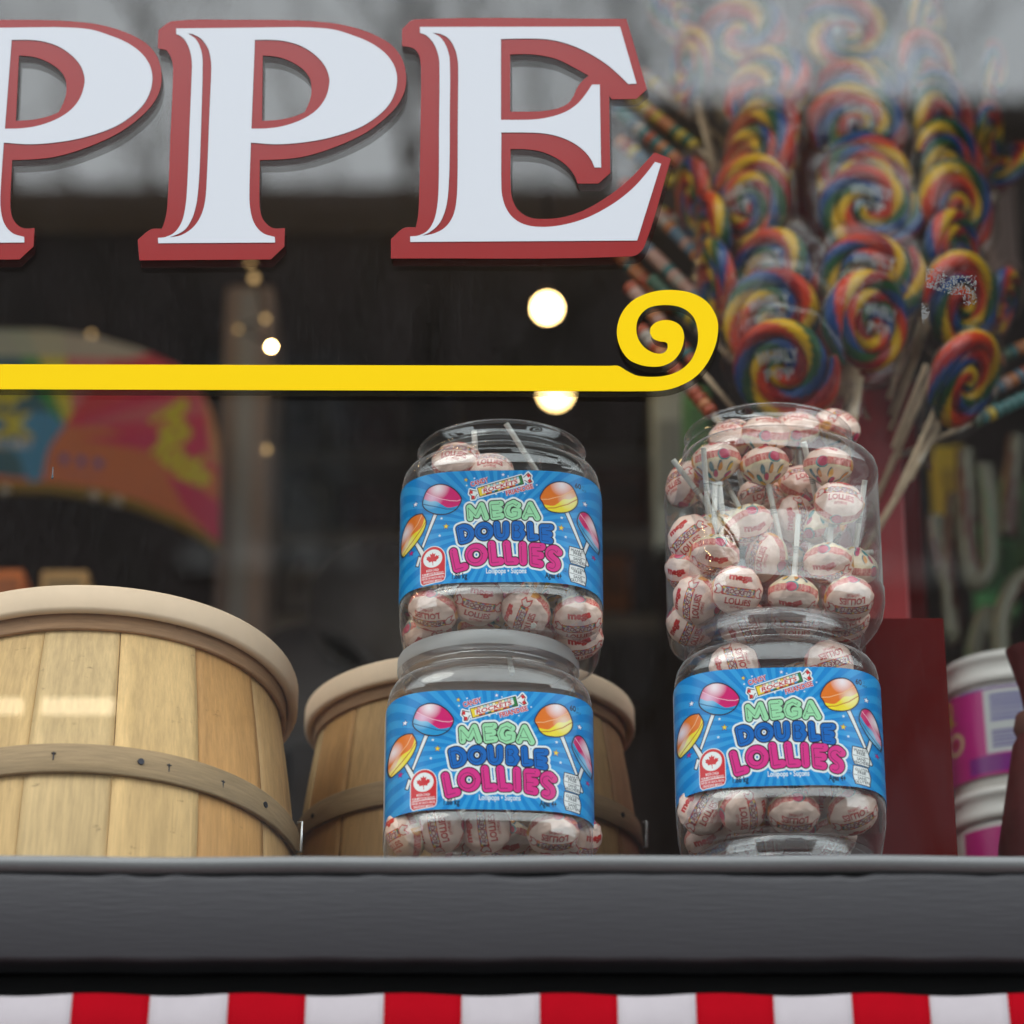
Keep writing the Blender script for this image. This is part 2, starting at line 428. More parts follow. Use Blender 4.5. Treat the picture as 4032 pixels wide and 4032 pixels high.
    def blur(s, n=1):
        for _ in range(n):
            A = s.A; B = A.copy()
            B[1:-1] = (A[:-2] + 2 * A[1:-1] + A[2:]) / 4; A = B.copy()
            B[:, 1:-1] = (A[:, :-2] + 2 * A[:, 1:-1] + A[:, 2:]) / 4
            s.A = B
    def sample(s, x, y):
        fx = np.clip((x - s.x0) / s.st - 0.5, 0, s.w - 1.001); fy = np.clip((y - s.y0) / s.st - 0.5, 0, s.h - 1.001)
        i = fx.astype(int); j = fy.astype(int); a = (fx - i)[:, None]; b = (fy - j)[:, None]
        A = s.A
        return (A[j, i] * (1 - a) + A[j, i + 1] * a) * (1 - b) + (A[j + 1, i] * (1 - a) + A[j + 1, i + 1] * a) * b

def smooth_poly(pts, corner=42, sub=5):
    n = len(pts); P2 = [Vector((p[0], p[1])) for p in pts]; out = []
    cor = []
    for i in range(n):
        a = P2[i] - P2[i - 1]; b = P2[(i + 1) % n] - P2[i]
        cor.append(abs(a.angle_signed(b, 0.0)) > R_(corner))
    for i in range(n):
        p0, p1, p2, p3 = P2[i - 1], P2[i], P2[(i + 1) % n], P2[(i + 2) % n]
        L = (p2 - p1).length
        m1 = (p2 - p1) if cor[i] else (p2 - p0).normalized() * L
        m2 = (p2 - p1) if cor[(i + 1) % n] else (p3 - p1).normalized() * L
        for k in range(sub):
            t = k / sub
            h00 = 2 * t ** 3 - 3 * t ** 2 + 1; h10 = t ** 3 - 2 * t ** 2 + t; h01 = -2 * t ** 3 + 3 * t ** 2; h11 = t ** 3 - t ** 2
            q = p1 * h00 + m1 * h10 + p2 * h01 + m2 * h11
            out.append((q.x, q.y))
    return out

def flat_shape(name, loops, Y, thick, mat, parent):
    """filled outline with holes standing in the plane y = Y; loops are in metres (x, z)"""
    cu = bpy.data.curves.new('c', 'CURVE'); cu.dimensions = '2D'; cu.fill_mode = 'BOTH'; cu.extrude = thick / 2
    for lp in loops:
        sp = cu.splines.new('POLY'); sp.points.add(len(lp) - 1); sp.use_cyclic_u = True
        for p, q in zip(sp.points, lp): p.co = (q[0], q[1], 0, 1)
    o = bpy.data.objects.new('c', cu); COL.objects.link(o); bpy.context.view_layer.update()
    me = bpy.data.meshes.new_from_object(o.evaluated_get(bpy.context.evaluated_depsgraph_get()))
    bpy.data.objects.remove(o); bpy.data.curves.remove(cu)
    me.transform(Matrix(((1, 0, 0, 0), (0, 0, -1, Y), (0, 1, 0, 0), (0, 0, 0, 1))))
    me.name = name; me.materials.clear(); me.materials.append(mat)
    ob = bpy.data.objects.new(name, me); COL.objects.link(ob); ob.parent = parent
    return ob

# ------------------------------------------------------------------ the setting outside
M['asphalt'] = pmat('asphalt', (0.05, 0.05, 0.052), 0.9, 0.2, noise=(3, 0.15))
M['concrete'] = pmat('concrete', (0.2, 0.2, 0.195), 0.9, 0.2, noise=(2, 0.12))
M['brick_dark'] = pmat('dark_brick', (0.068, 0.056, 0.054), 0.9, 0.1, noise=(4, 0.2))
M['dark_glass'] = pmat('dark_window', (0.02, 0.022, 0.025), 0.15, 0.5)
M['stone_trim'] = pmat('stone_trim', (0.26, 0.25, 0.24), 0.9, 0.1)
M['bark'] = pmat('bark', (0.05, 0.045, 0.04), 0.95, 0.1, noise=(6, 0.2))
M['shop_wall'] = pmat('shop_wall_paint', (0.04, 0.035, 0.035), 0.7, 0.3, noise=(3, 0.1))

g = MB(); g.box(-400, 400, -400, 40, -0.3, -0.12)
tag(g.build('street', M['asphalt']), kind='structure')
g = MB(); g.box(-60, 60, -4.5, -0.02, -0.11, 0.0)
tag(g.build('pavement', M['concrete']), kind='structure')
g = MB(); g.box(-60, 60, -19.0, -15.0, -0.11, 0.0)
tag(g.build('far_pavement', M['concrete']), kind='structure')

# building across the street: seen only as the dark lower part of the reflection in the window
def facade(x0, x1, top, y, label):
    e = empty('brick_building', ((x0 + x1) / 2, y, 0), label, 'building')
    m = MB(); m.box(x0, x1, y - 8, y, -0.1, top)
    w = m.build('wall', M['brick_dark'], e); w.location = -e.location
    c = MB(); c.box(x0 - 0.12, x1 + 0.12, y - 0.2, y + 0.25, top, top + 0.25)
    q = c.build('cornice', M['brick_dark'], e); q.location = -e.location
    z = 4.4
    while z < top - 2.2:
        x = x0 + 1.1
        while x < x1 - 1.8:
            m = MB(); m.box(x, x + 1.2, y + 0.003, y + 0.03, z, z + 1.7)
            f = m.build('window', M['dark_glass'], e); f.location = -e.location
            s = MB(); s.box(x - 0.1, x + 1.3, y + 0.002, y + 0.12, z - 0.16, z - 0.004)
            s2 = s.build('sill', M['stone_trim'], f)
            x += 3.1
        z += 3.2
    return e
facade(-16.0, 1.1, 13.75, -20.0, 'lower dark brick building across the street, reflected behind the letters')
facade(1.16, 14.0, 14.75, -20.3, 'taller dark brick building across the street, reflected behind the lollipops')

def bare_tree(x, y, h, seed, label):
    rnd = random.Random(seed)
    e = empty('bare_tree', (x, y, 0), label, 'tree', 'bare street trees in the reflection')
    tr = MB(); tr.tube([(0, 0, -0.1), (0.05, 0, h * 0.22), (0.0, 0.05, h * 0.45)], [0.17, 0.14, 0.11], 8)
    tr.build('trunk', M['bark'], e)
    cr = MB()
    def branch(p, d, L, r, k):
        pts = [p]; q = p.copy(); dd = d.copy()
        for i in range(4):
            dd = (dd + Vector((rnd.uniform(-.22, .22), rnd.uniform(-.22, .22), rnd.uniform(0, .16)))).normalized()
            q = q + dd * L / 4; pts.append(q.copy())
        cr.tube(pts, [r * (1 - .13 * i) for i in range(5)], 5 if k else 6)
        if k < 3:
            for i in range(3):
                b = pts[rnd.choice([2, 3, 4])]
                a = Vector((rnd.uniform(-1, 1), rnd.uniform(-1, 1), rnd.uniform(-.1, .8))).normalized()
                branch(b, (dd * .75 + a * .75).normalized(), L * rnd.uniform(.55, .75), r * .52, k + 1)
    for i in range(4):
        a = 2 * math.pi * i / 4 + rnd.uniform(-.4, .4)
        branch(Vector((0, 0.05, h * (.3 + .04 * i))), Vector((math.cos(a) * .5, math.sin(a) * .5, .9)).normalized(), h * .3, 0.05, 0)
    cr.build('crown', M['bark'], e)
bare_tree(-0.95, -12.2, 14.0, 3, 'bare tree across the street mirrored between the two letters P and E')
bare_tree(0.55, -13.6, 14.5, 5, 'bare tree across the street mirrored above the letter E')
bare_tree(2.2, -12.6, 13.5, 9, 'bare tree across the street mirrored over the top lollipops')

# ------------------------------------------------------------------ shop front
M['room_wall'] = pmat('room_wall', (0.17, 0.135, 0.12), 0.85, 0.2, noise=(2, 0.25))
M['room_ceiling'] = pmat('room_ceiling', (0.13, 0.112, 0.105), 0.9, 0.1)
M['room_floor'] = pmat('room_floor', (0.10, 0.08, 0.06), 0.6, 0.3, noise=(6, 0.2))

WX0, WX1, WZ0, WZ1 = -1.7, 1.6, 2.12, 3.75
sw = empty('storefront_wall', (0, 0, 0), 'dark painted shop front wall under the grey ledge behind the striped awning', 'wall')
m = MB(); m.box(-6, 6, 0.012, 0.14, 0, 1.98); m.box(-6, WX0 - .05, 0.012, 0.14, 1.98, 5.2); m.box(WX1 + .05, 6, 0.012, 0.14, 1.98, 5.2)
m.box(WX0 - .05, WX1 + .05, 0.012, 0.14, WZ1 + .05, 5.2)
m.build('wall', M['shop_wall'], sw)

def struct(name, mat, *boxes):
    m = MB()
    for b in boxes: m.box(*b)
    return tag(m.build(name, mat), kind='structure')
struct('floor', M['room_floor'], (-3.2, 3.2, 0.14, 4.4, 0.9, 1.0))
struct('ceiling', M['room_ceiling'], (-3.2, 3.2, 0.14, 4.4, 5.0, 5.1))
struct('wall_back', M['room_wall'], (-3.2, 3.2, 4.2, 4.3, 1.0, 5.0))
struct('wall_left', M['room_wall'], (-3.2, -3.1, 0.14, 4.2, 1.0, 5.0))
struct('wall_right', M['room_wall'], (3.1, 3.2, 0.14, 4.2, 1.0, 5.0))

# ledge: rounded nosing, chipped fascia board, deep shadowed beam
ledge = empty('window_ledge', (0, -0.03, 2.1), 'charcoal grey painted wooden ledge with rounded nosing under the shop window', 'ledge')
def at0(o, p):
    o.location = -p.location; return o
nose = MB()
prof = [(0.0, 2.1440), (-0.056, 2.1440), (-0.0600, 2.1448), (-0.0632, 2.1466), (-0.0648, 2.1495), (-0.0645, 2.1525), (-0.0625, 2.1552), (-0.059, 2.1570), (-0.054, 2.1579), (-0.030, 2.1582), (0.0, 2.1582)]
xs = [-2.2 + 0.02 * i for i in range(221)]
rnd = random.Random(2)
V = []; Fc = []
for x in xs:
    w = 0.0006 * math.sin(x * 9) + 0.0004 * math.sin(x * 31)
    for y, z in prof: V.append((x, y, z + w))
k = len(prof)
for i in range(len(xs) - 1):
    for j in range(k - 1): Fc.append((i * k + j, i * k + j + 1, (i + 1) * k + j + 1, (i + 1) * k + j))
at0(mesh_obj('nosing', V, Fc, M['grey_paint_lit'], ledge, True), ledge)
fas = []; Fc = []
def wob(x):
    c = 0.0
    for x0, x1, d in ((-.285, -.245, .003), (-.245, -.10, .0022), (-.10, -.02, .0012), (-.02, .045, .0028), (.15, .24, .0026), (.235, .265, .0035), (-.34, -.29, .0014), (.33, .36, .0022)):
        if x0 < x < x1: c = max(c, d * min(1, (x - x0) / .012, (x1 - x) / .012))
    return c + 0.00035 * math.sin(x * 140) + 0.0003 * math.sin(x * 57 + 1)
nx = 900
for i in range(nx + 1):
    x = -2.2 + 4.4 * i / nx
    t = 2.1443 - wob(x) * .75
    b = 2.0785 + 0.0003 * math.sin(x * 80) + 0.0003 * math.sin(x * 33)
    pf = [(-0.045, t - 0.001), (-0.0585, t), (-0.0605, t - 0.0022), (-0.061, t - 0.006), (-0.061, b + 0.003), (-0.0598, b + .0008), (-0.057, b), (-0.02, b)]
    fas += [(x, y, z) for y, z in pf]
for i in range(nx):
    for j in range(7): Fc.append((i * 8 + j, i * 8 + j + 1, (i + 1) * 8 + j + 1, (i + 1) * 8 + j))
at0(mesh_obj('fascia_board', fas, Fc, M['grey_paint'], ledge, True), ledge)
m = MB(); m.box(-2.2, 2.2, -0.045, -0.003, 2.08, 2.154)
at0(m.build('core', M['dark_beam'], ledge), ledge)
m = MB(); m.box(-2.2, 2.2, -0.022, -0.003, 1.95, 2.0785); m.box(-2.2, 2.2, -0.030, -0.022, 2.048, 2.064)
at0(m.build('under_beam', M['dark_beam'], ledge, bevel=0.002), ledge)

# striped awning below the ledge
aw = empty('striped_awning', (0, -0.06, 2.04), 'red and white striped canvas awning below the grey ledge', 'awning')
pitch = 0.05572; x_ref = P(275, 3990, -0.07).x
V = []; Fc = []; C = []
redc, whc = lin((132, 0, 14)), lin((150, 143, 146))
k0 = -24
for si in range(k0, 26):
    xa = x_ref + pitch * si
    nsub = 8
    base = len(V)
    for i in range(nsub + 1):
        x = xa + pitch * i / nsub
        wv = 0.0012 * math.sin(2 * math.pi * (x - x_ref) / (2 * pitch) + 0.7)
        for q in range(7):
            t = q / 6
            V.append((x, -0.062 - 0.004 * math.sin(t * 3) - 0.02 * t - 0.25 * max(0, t - .5), 2.0525 + wv * (1 - t) - 0.16 * t)); C.append(redc if si % 2 == 0 else whc)
    for i in range(nsub):
        for q in range(6): Fc.append((base + i * 7 + q, base + (i + 1) * 7 + q, base + (i + 1) * 7 + q + 1, base + i * 7 + q + 1))
o = mesh_obj('canvas', V, Fc, M['awning'], aw, True, np.array(C)); at0(o, aw)
sm = o.modifiers.new('thickness', 'SOLIDIFY'); sm.thickness = 0.0008
m = MB(); m.tube([(-2.2, -0.052, 2.044), (2.2, -0.052, 2.044)], 0.006, 10); at0(m.build('rail', M['dark_beam'], aw, True), aw)
m = MB(); m.tube([(-2.2, -0.2, 1.88), (2.2, -0.2, 1.88)], 0.008, 10); at0(m.build('front_bar', M['dark_beam'], aw, True), aw)

# the shop window with its vinyl lettering
win = empty('shop_window', (0, 0, WZ0), 'large shop window pane lettered in red and white above a yellow scroll line', 'window')
def to_glass(pts, Y):
    return [(lambda p: (p.x, p.z))(P(x, y, Y)) for x, y in pts]
mesh = mesh_obj('glass_pane', [(WX0, 0.004, WZ0), (WX1, 0.004, WZ0), (WX1, 0.004, WZ1), (WX0, 0.004, WZ1)], [(0, 1, 2, 3)], M['window_glass'], win)
at0(mesh, win)
m = MB(); m.box(WX0 - .05, WX0, -.02, .03, WZ0, WZ1 + .05); m.box(WX1, WX1 + .05, -.02, .03, WZ0, WZ1 + .05); m.box(WX0, WX1, -.02, .03, WZ1, WZ1 + .05)
at0(m.build('window_frame', M['grey_paint'], win, bevel=.003), win)

z1 = lambda pts: [(x / 1.38, y / 1.38) for x, y in pts]
z2 = lambda pts: [(1300 + x / 1.38, y / 1.38) for x, y in pts]
z4 = lambda pts: [(2400 + x / 1.1838, 1000 + y / 1.1838) for x, y in pts]
P_white = z1([(958, 155), (1350, 151), (1500, 149), (1656, 149), (1808, 160), (1921, 194), (2012, 232), (2088, 285), (2134, 342), (2154, 395), (2157, 441), (2149, 494), (2118, 562), (2058, 626), (1959, 691), (1808, 744), (1656, 773), (1500, 784), (1363, 775), (1355, 1060), (1362, 1150), (1385, 1220), (1430, 1268), (1493, 1288), (1495, 1318), (860, 1322), (858, 1293), (900, 1288), (950, 1262), (988, 1205), (1008, 1120), (1018, 1000), (1030, 700), (1042, 400), (1042, 330), (1030, 268), (1005, 218), (975, 192), (958, 185)])
P_sliver = z1([(1020, 182), (1065, 215), (1093, 275), (1101, 345), (1095, 600), (1085, 900), (1075, 1050), (1062, 1130), (1040, 1195), (1000, 1252), (920, 1291), (985, 1278), (1050, 1235), (1093, 1170), (1115, 1090), (1125, 950), (1137, 650), (1148, 380), (1145, 320), (1130, 262), (1092, 210), (1050, 187)])
P_counter = z1([(1385, 217), (1480, 217), (1560, 226), (1640, 252), (1710, 297), (1760, 350), (1785, 405), (1790, 450), (1770, 530), (1720, 598), (1640, 650), (1540, 685), (1450, 698), (1366, 700)])
P_hole = z1([(1428, 302), (1500, 308), (1570, 330), (1640, 372), (1680, 420), (1692, 470), (1685, 540), (1655, 610), (1600, 632), (1520, 650), (1424, 657)])
P_red = z1([(935, 115), (1350, 108), (1500, 108), (1656, 113), (1808, 126), (1921, 149), (2020, 183), (2111, 232), (2164, 285), (2194, 342), (2206, 403), (2206, 456), (2194, 509), (2156, 577), (2081, 653), (1974, 729), (1808, 804), (1656, 850), (1530, 866), (1412, 870), (1410, 1100), (1420, 1170), (1445, 1213), (1485, 1240), (1548, 1240), (1545, 1340), (1472, 1410), (757, 1415), (748, 1303), (820, 1247), (880, 1243), (898, 1190), (910, 1110), (925, 750), (940, 380), (930, 315), (905, 273), (857, 263), (860, 165)])
E_white = z2([(488, 147), (1575, 145), (1665, 455), (1620, 457), (1570, 408), (1500, 348), (1400, 286), (1300, 242), (1200, 217), (1100, 210), (928, 212), (928, 652), (1100, 650), (1200, 635), (1285, 605), (1345, 563), (1390, 510), (1423, 460), (1465, 460), (1472, 910), (1437, 910), (1418, 868), (1380, 820), (1315, 773), (1235, 740), (1150, 724), (1050, 720), (930, 720), (930, 1020), (940, 1088), (965, 1148), (1005, 1193), (1060, 1221), (1130, 1233), (1230, 1228), (1350, 1200), (1450, 1158), (1560, 1092), (1650, 1018), (1720, 940), (1765, 880), (1798, 890), (1668, 1307), (435, 1315), (435, 1285), (480, 1280), (530, 1253), (563, 1200), (582, 1120), (590, 1000), (592, 700), (594, 350), (585, 290), (560, 232), (522, 192), (488, 178)])
E_sliver = z2([(555, 178), (600, 205), (635, 262), (650, 335), (650, 620), (648, 900), (640, 1060), (623, 1150), (590, 1218), (540, 1262), (495, 1282), (560, 1270), (622, 1238), (665, 1180), (685, 1100), (692, 980), (694, 650), (696, 380), (692, 320), (675, 258), (642, 208), (600, 185)])
E_red = z2([(460, 105), (1610, 103), (1722, 485), (1665, 538), (1530, 540), (1516, 520), (1522, 940), (1458, 998), (1345, 998), (1328, 955), (1290, 905), (1230, 860), (1150, 825), (1060, 811), (980, 810), (982, 1040), (1000, 1108), (1033, 1153), (1085, 1182), (1150, 1190), (1250, 1183), (1350, 1155), (1450, 1105), (1550, 1037), (1640, 960), (1705, 890), (1762, 828), (1852, 862), (1708, 1337), (1640, 1393), (330, 1405), (330, 1300), (400, 1240), (465, 1235), (478, 1170), (484, 1050), (490, 700), (493, 380), (484, 305), (455, 265), (390, 250), (390, 158)])
E_hole = z2([(978, 296), (1060, 294), (1150, 302), (1240, 325), (1320, 365), (1405, 412), (1370, 440), (1340, 480), (1322, 522), (1290, 563), (1225, 592), (1130, 605), (978, 607)])
def letter(red, white, dx=0.0):
    sh = lambda lp, ox=0.0, oz=0.0: [(x + dx + ox, z + oz) for x, z in lp]
    G = lambda pts, Y: to_glass(smooth_poly(pts), Y)
    L = flat_shape('letter', [sh(G(p, -0.0010)) for p in red], -0.0010, 0.0003, M['red_vinyl'], win)
    Wf = flat_shape('letter_face', [sh(G(p, -0.0016)) for p in white], -0.0016, 0.0003, M['white_vinyl'], L)
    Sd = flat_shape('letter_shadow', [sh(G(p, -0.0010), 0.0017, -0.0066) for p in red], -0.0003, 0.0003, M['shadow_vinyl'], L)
    at0(L, win)
    return L
PR = [P_red, P_hole]; PW = [P_white, P_sliver, P_counter]
pd = P(24 / 1.38 + 13, 500, 0).x - P(1378 / 1.38, 500, 0).x
letter(PR, PW)
letter(PR, PW, (P(12, 690, 0).x - P(1366 / 1.38, 690, 0).x) + 0.0002)
letter([E_red, E_hole], [E_white, E_sliver])
scroll = z4([(-3600, 512), (0, 522), (40, 522), (80, 545), (120, 565), (160, 572), (230, 572), (290, 560), (340, 535), (380, 495), (405, 440), (413, 390), (408, 340), (390, 293), (350, 257), (300, 241), (240, 239), (185, 250), (150, 277), (130, 312), (125, 360), (137, 402), (165, 438), (203, 460), (235, 465), (258, 457), (270, 440), (270, 418), (260, 411), (235, 408), (203, 394), (188, 368), (192, 343), (215, 320), (250, 309), (290, 312), (325, 330), (343, 358), (347, 400), (332, 452), (300, 495), (252, 520), (200, 526), (140, 516), (88, 490), (52, 440), (35, 380), (40, 320), (65, 263), (110, 216), (170, 186), (240, 170), (320, 170), (390, 185), (450, 220), (488, 270), (505, 320), (503, 385), (485, 450), (450, 517), (400, 573), (330, 614), (250, 636), (130, 640), (0, 640), (-3600, 628)])
sc_l = to_glass(smooth_poly(scroll, 38), -0.001)
scl = flat_shape('scroll_line', [sc_l], -0.001, 0.0003, M['yellow_vinyl'], win)
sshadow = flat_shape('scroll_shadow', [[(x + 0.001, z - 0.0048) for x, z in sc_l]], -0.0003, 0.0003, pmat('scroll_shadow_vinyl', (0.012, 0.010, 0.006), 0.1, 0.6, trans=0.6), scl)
at0(scl, win)
# torn sticker remains and a dried drip on the glass
def residue():
    rnd = random.Random(11); mb = MB()
    def cell(px, py, s):
        a = P(px, py, -0.0004); k = s / 4900
        pts = []
        for q in range(6):
            an = q * math.pi / 3 + rnd.uniform(-.3, .3); r = k * rnd.uniform(.5, 1.1)
            pts.append((a.x + r * math.cos(an), -0.0004 + rnd.uniform(-5e-5, 5e-5), a.z + r * math.sin(an)))
        mb.add(pts, [tuple(range(6))])
    for i in range(2600):
        x = 3645 + rnd.random() * 200; y = 1052 + rnd.random() * 150
        inside = (x < 3720 and y < 1130 + (x - 3645) * .3) or (x > 3725 and 1085 < y < 1160) or (x > 3790 and 1090 < y < 1205 and rnd.random() < .6)
        if inside and rnd.random() < .55 + .4 * math.sin(x * .11) * math.sin(y * .13): cell(x, y, rnd.uniform(1.5, 4.2))
    for i in range(200):
        cell(3630 + abs(rnd.gauss(0, 14)), 1235 + rnd.gauss(0, 16), rnd.uniform(1.5, 4))
    return mb
o = residue().build('sticker_residue', pmat('sticker_residue', (0.2, 0.2, 0.2), 0.8, 0.2, trans=0.35), win); at0(o, win)
a = P(209, 1838, -0.001); b = P(206, 1886, -0.001)
m = MB(); m.tube([a, a.lerp(b, .5), a.lerp(b, .9), b], [.0003, .0005, .001, .0007], 6)
at0(m.build('dried_drip', pmat('drip', (0.05, 0.07, 0.08), 0.3, 0.5), win, True), win)

# invented twin-tube lamp, out of view, mirrored as bright strips over the big basket
la = empty('added_strip_lamp', (-0.605, -0.82, 2.631), 'added lamp out of view, mirrored as bright strips on the big basket', 'lamp')
M['added_lamp_body'] = pmat('added_lamp_body', (0.03, 0.03, 0.03), 0.5)
M['added_lamp_tube'] = emit('added_lamp_tube', (1.0, 0.82, 0.55), 3.2)
m = MB(); m.box(-0.16, 0.21, -0.035, -0.004, -0.055, -0.022); m.build('housing', M['added_lamp_body'], la, bevel=.002)
for x0, x1 in ((-0.05, 0.0896), (0.1095, 0.186)):
    m = MB(); m.box(x0 - .0 , x1, -0.004, 0.006, -0.047, -0.029); m.build('added_lamp_tube', M['added_lamp_tube'], la, bevel=.003)
for x in (-0.045, -0.03):
    m = MB(); m.tube([(-0.1, -0.02, x), (-1.3, -0.02, x), (-1.34, 0.03, x), (-1.34, 0.835, x)], 0.006, 8); m.build('arm', M['added_lamp_body'], la, True)

# ------------------------------------------------------------------ printed art: jar label (coordinates of the art sheet, x 0..3250, y down)
AXC, AHW = 1623.0, 1631.0
def paint_label():
    c = Canvas(-420, 60, 3660, 1880, 2.4, (0, 132, 205))
    for k in range(44):                                         # sunburst
        a0 = 2 * math.pi * k / 44 + 0.03; a1 = a0 + 2 * math.pi / 88
        if True: c.poly([(1623, 1010), (1623 + 2600 * math.cos(a0), 1010 + 2600 * math.sin(a0)), (1623 + 2600 * math.cos(a1), 1010 + 2600 * math.sin(a1))], (44, 156, 220))
    for x, y, r in ((1228, 208, 20), (1105, 322, 20), (1288, 528, 18), (1680, 436, 18), (1760, 178, 18), (1570, 465, 22), (2210, 318, 18), (2020, 455, 18), (712, 822, 26), (686, 1093, 26), (2600, 818, 26), (2660, 1115, 26)):
        c.star(x, y, r, (225, 235, 240))
    c.star(1680, 155, 28, (240, 240, 245), ol=(120, 120, 190)); c.star(290, 505, 40, (245, 245, 250), 0.2, ol=(30, 70, 150)); c.star(2970, 515, 40, (245, 245, 250), 0.1, ol=(60, 60, 140))
    c.star(1095, 230, 32, (240, 205, 50), 0.2, ol=(90, 90, 120))
    c.star(785, 957, 44, (245, 210, 40), 0.1, ol=(50, 80, 120)); c.star(2590, 980, 44, (245, 210, 40), 0.1, ol=(110, 90, 120))
    c.star(232, 1262, 40, (200, 30, 120), 0.2, ol=(60, 60, 140)); c.star(3100, 1305, 36, (200, 30, 110), 0.2, ol=(60, 60, 140))
    def grad(c0, c1, cx, cy, r):
        a, b = np.array(lin(c0)), np.array(lin(c1))
        def f(X, Y):
            t = np.clip(np.sqrt((X - cx) ** 2 + (Y - cy) ** 2) / r, 0, 1)[..., None] ** 1.3
            return (a * (1 - t) + b * t).astype(np.float32)
        return f
    def lolly(outline, top, wave, seam1, seam2, ctop, cbot, hl, sticks):
        for st in sticks:
            c.poly(st, (238, 238, 238), outline=(7, (40, 50, 60)))
        for r, al in ((60, .05), (45, .06), (32, .08), (20, .1)): c.stroke(outline + [outline[0]], r, (2, 70, 140), al)
        sp = smooth_poly(outline, 50)
        c.poly(sp, grad((170, 215, 240) if cbot[2] > 150 else (250, 240, 170), cbot, hl[2], hl[3], hl[4] * .6))
        c.poly(smooth_poly(wave, 50), grad((235, 190, 215) if ctop[2] > 60 else (245, 215, 190), ctop, hl[2], hl[3], hl[4] * .6), clip=sp)
        c.poly(smooth_poly(top, 50), grad((250, 235, 240), ctop, hl[0], hl[1], hl[4] * .6), clip=sp)
        c.stroke(seam1, 5, (250, 200, 215) if ctop[2] > 60 else (250, 200, 150), .9, clip=sp)
        c.stroke(seam2, 7, (30, 80, 130) if cbot[2] > 150 else (190, 90, 20), .9, clip=sp)
        c.stroke(sp + [sp[0]], 9, (30, 30, 40))
    # big pink and blue, with stick
    lolly([(465, 350), (520, 300), (640, 270), (780, 295), (900, 365), (985, 455), (1025, 540), (985, 640), (920, 710), (800, 758), (680, 755), (560, 715), (450, 630), (408, 555), (415, 470)],
          [(465, 350), (520, 290), (640, 260), (780, 285), (900, 355), (985, 445), (1035, 540), (960, 555), (850, 545), (700, 500), (560, 430), (460, 370)],
          [(455, 360), (1040, 530), (1000, 630), (900, 655), (800, 655), (700, 590), (620, 535), (520, 520), (430, 465)],
          [(465, 375), (560, 440), (700, 510), (850, 552), (960, 562), (1020, 545)], [(420, 545), (520, 590), (640, 630), (780, 680), (980, 695)],
          (212, 16, 108), (20, 150, 210), (650, 330, 560, 470, 330), [[(585, 735), (645, 755), (425, 1260), (400, 1210)], [(352, 1350), (395, 1385), (350, 1525), (305, 1500)]])
    lolly([(400, 690), (450, 780), (468, 860), (420, 990), (330, 1110), (230, 1190), (120, 1232), (85, 1220), (50, 1130), (40, 1030), (55, 900), (100, 790), (180, 710), (290, 678)],
          [(400, 690), (330, 830), (220, 940), (60, 1090), (40, 1030), (55, 900), (100, 780), (180, 700), (290, 670)],
          [(400, 690), (435, 760), (400, 890), (340, 940), (260, 970), (200, 1030), (150, 1110), (50, 1140), (40, 1080)],
          [(395, 715), (330, 835), (220, 945), (60, 1095)], [(462, 830), (370, 960), (250, 1080), (90, 1200)],
          (236, 120, 30), (246, 224, 50), (120, 880, 150, 1080, 260), [[(285, 1150), (330, 1115), (450, 1320), (400, 1390)]])
    B = 1546
    lolly([(B + 715, 530), (B + 740, 450), (B + 820, 340), (B + 940, 265), (B + 1080, 240), (B + 1180, 265), (B + 1245, 325), (B + 1295, 430), (B + 1310, 510), (B + 1280, 600), (B + 1190, 690), (B + 1080, 735), (B + 940, 742), (B + 850, 720), (B + 790, 670), (B + 750, 590)],
          [(B + 715, 535), (B + 740, 440), (B + 820, 330), (B + 940, 255), (B + 1080, 230), (B + 1180, 255), (B + 1250, 330), (B + 1180, 400), (B + 1060, 460), (B + 900, 525), (B + 800, 545)],
          [(B + 700, 535), (B + 1260, 330), (B + 1290, 430), (B + 1190, 500), (B + 1080, 520), (B + 1000, 590), (B + 920, 640), (B + 760, 625)],
          [(B + 735, 545), (B + 850, 540), (B + 1060, 468), (B + 1240, 345)], [(B + 790, 685), (B + 950, 670), (B + 1150, 590), (B + 1300, 480)],
          (234, 118, 24), (246, 222, 40), (B + 1060, 290, B + 1180, 500, 330), [[(B + 1105, 735), (B + 1165, 705), (B + 1390, 1240), (B + 1350, 1262)]])
    lolly([(B + 1340, 690), (B + 1400, 650), (B + 1470, 655), (B + 1540, 720), (B + 1600, 840), (B + 1640, 980), (B + 1645, 1100), (B + 1625, 1185), (B + 1560, 1175), (B + 1450, 1100), (B + 1360, 980), (B + 1300, 870), (B + 1300, 790)],
          [(B + 1340, 690), (B + 1400, 640), (B + 1470, 645), (B + 1540, 710), (B + 1610, 840), (B + 1660, 1040), (B + 1560, 960), (B + 1460, 840), (B + 1390, 740)],
          [(B + 1345, 690), (B + 1320, 780), (B + 1400, 890), (B + 1500, 960), (B + 1560, 1060), (B + 1660, 1100), (B + 1660, 1000)],
          [(B + 1345, 700), (B + 1420, 780), (B + 1520, 915), (B + 1650, 1030)], [(B + 1300, 830), (B + 1420, 990), (B + 1540, 1100), (B + 1635, 1160)],
          (206, 14, 100), (30, 150, 205), (B + 1570, 800, B + 1560, 1010, 300), [[(B + 1440, 1100), (B + 1490, 1130), (B + 1420, 1330), (B + 1390, 1260)], [(B + 1435, 1370), (B + 1475, 1470), (B + 1460, 1495), (B + 1420, 1490)]])
    # candy roll with the lettering ROCKETS
    an = math.atan2(180 - 385, 2000 - 1290)
    ux, uy = math.cos(an), math.sin(an); vx, vy = -uy, ux
    def rp(u, v): return (1640 + u * ux + v * vx, 335 + u * uy + v * vy)
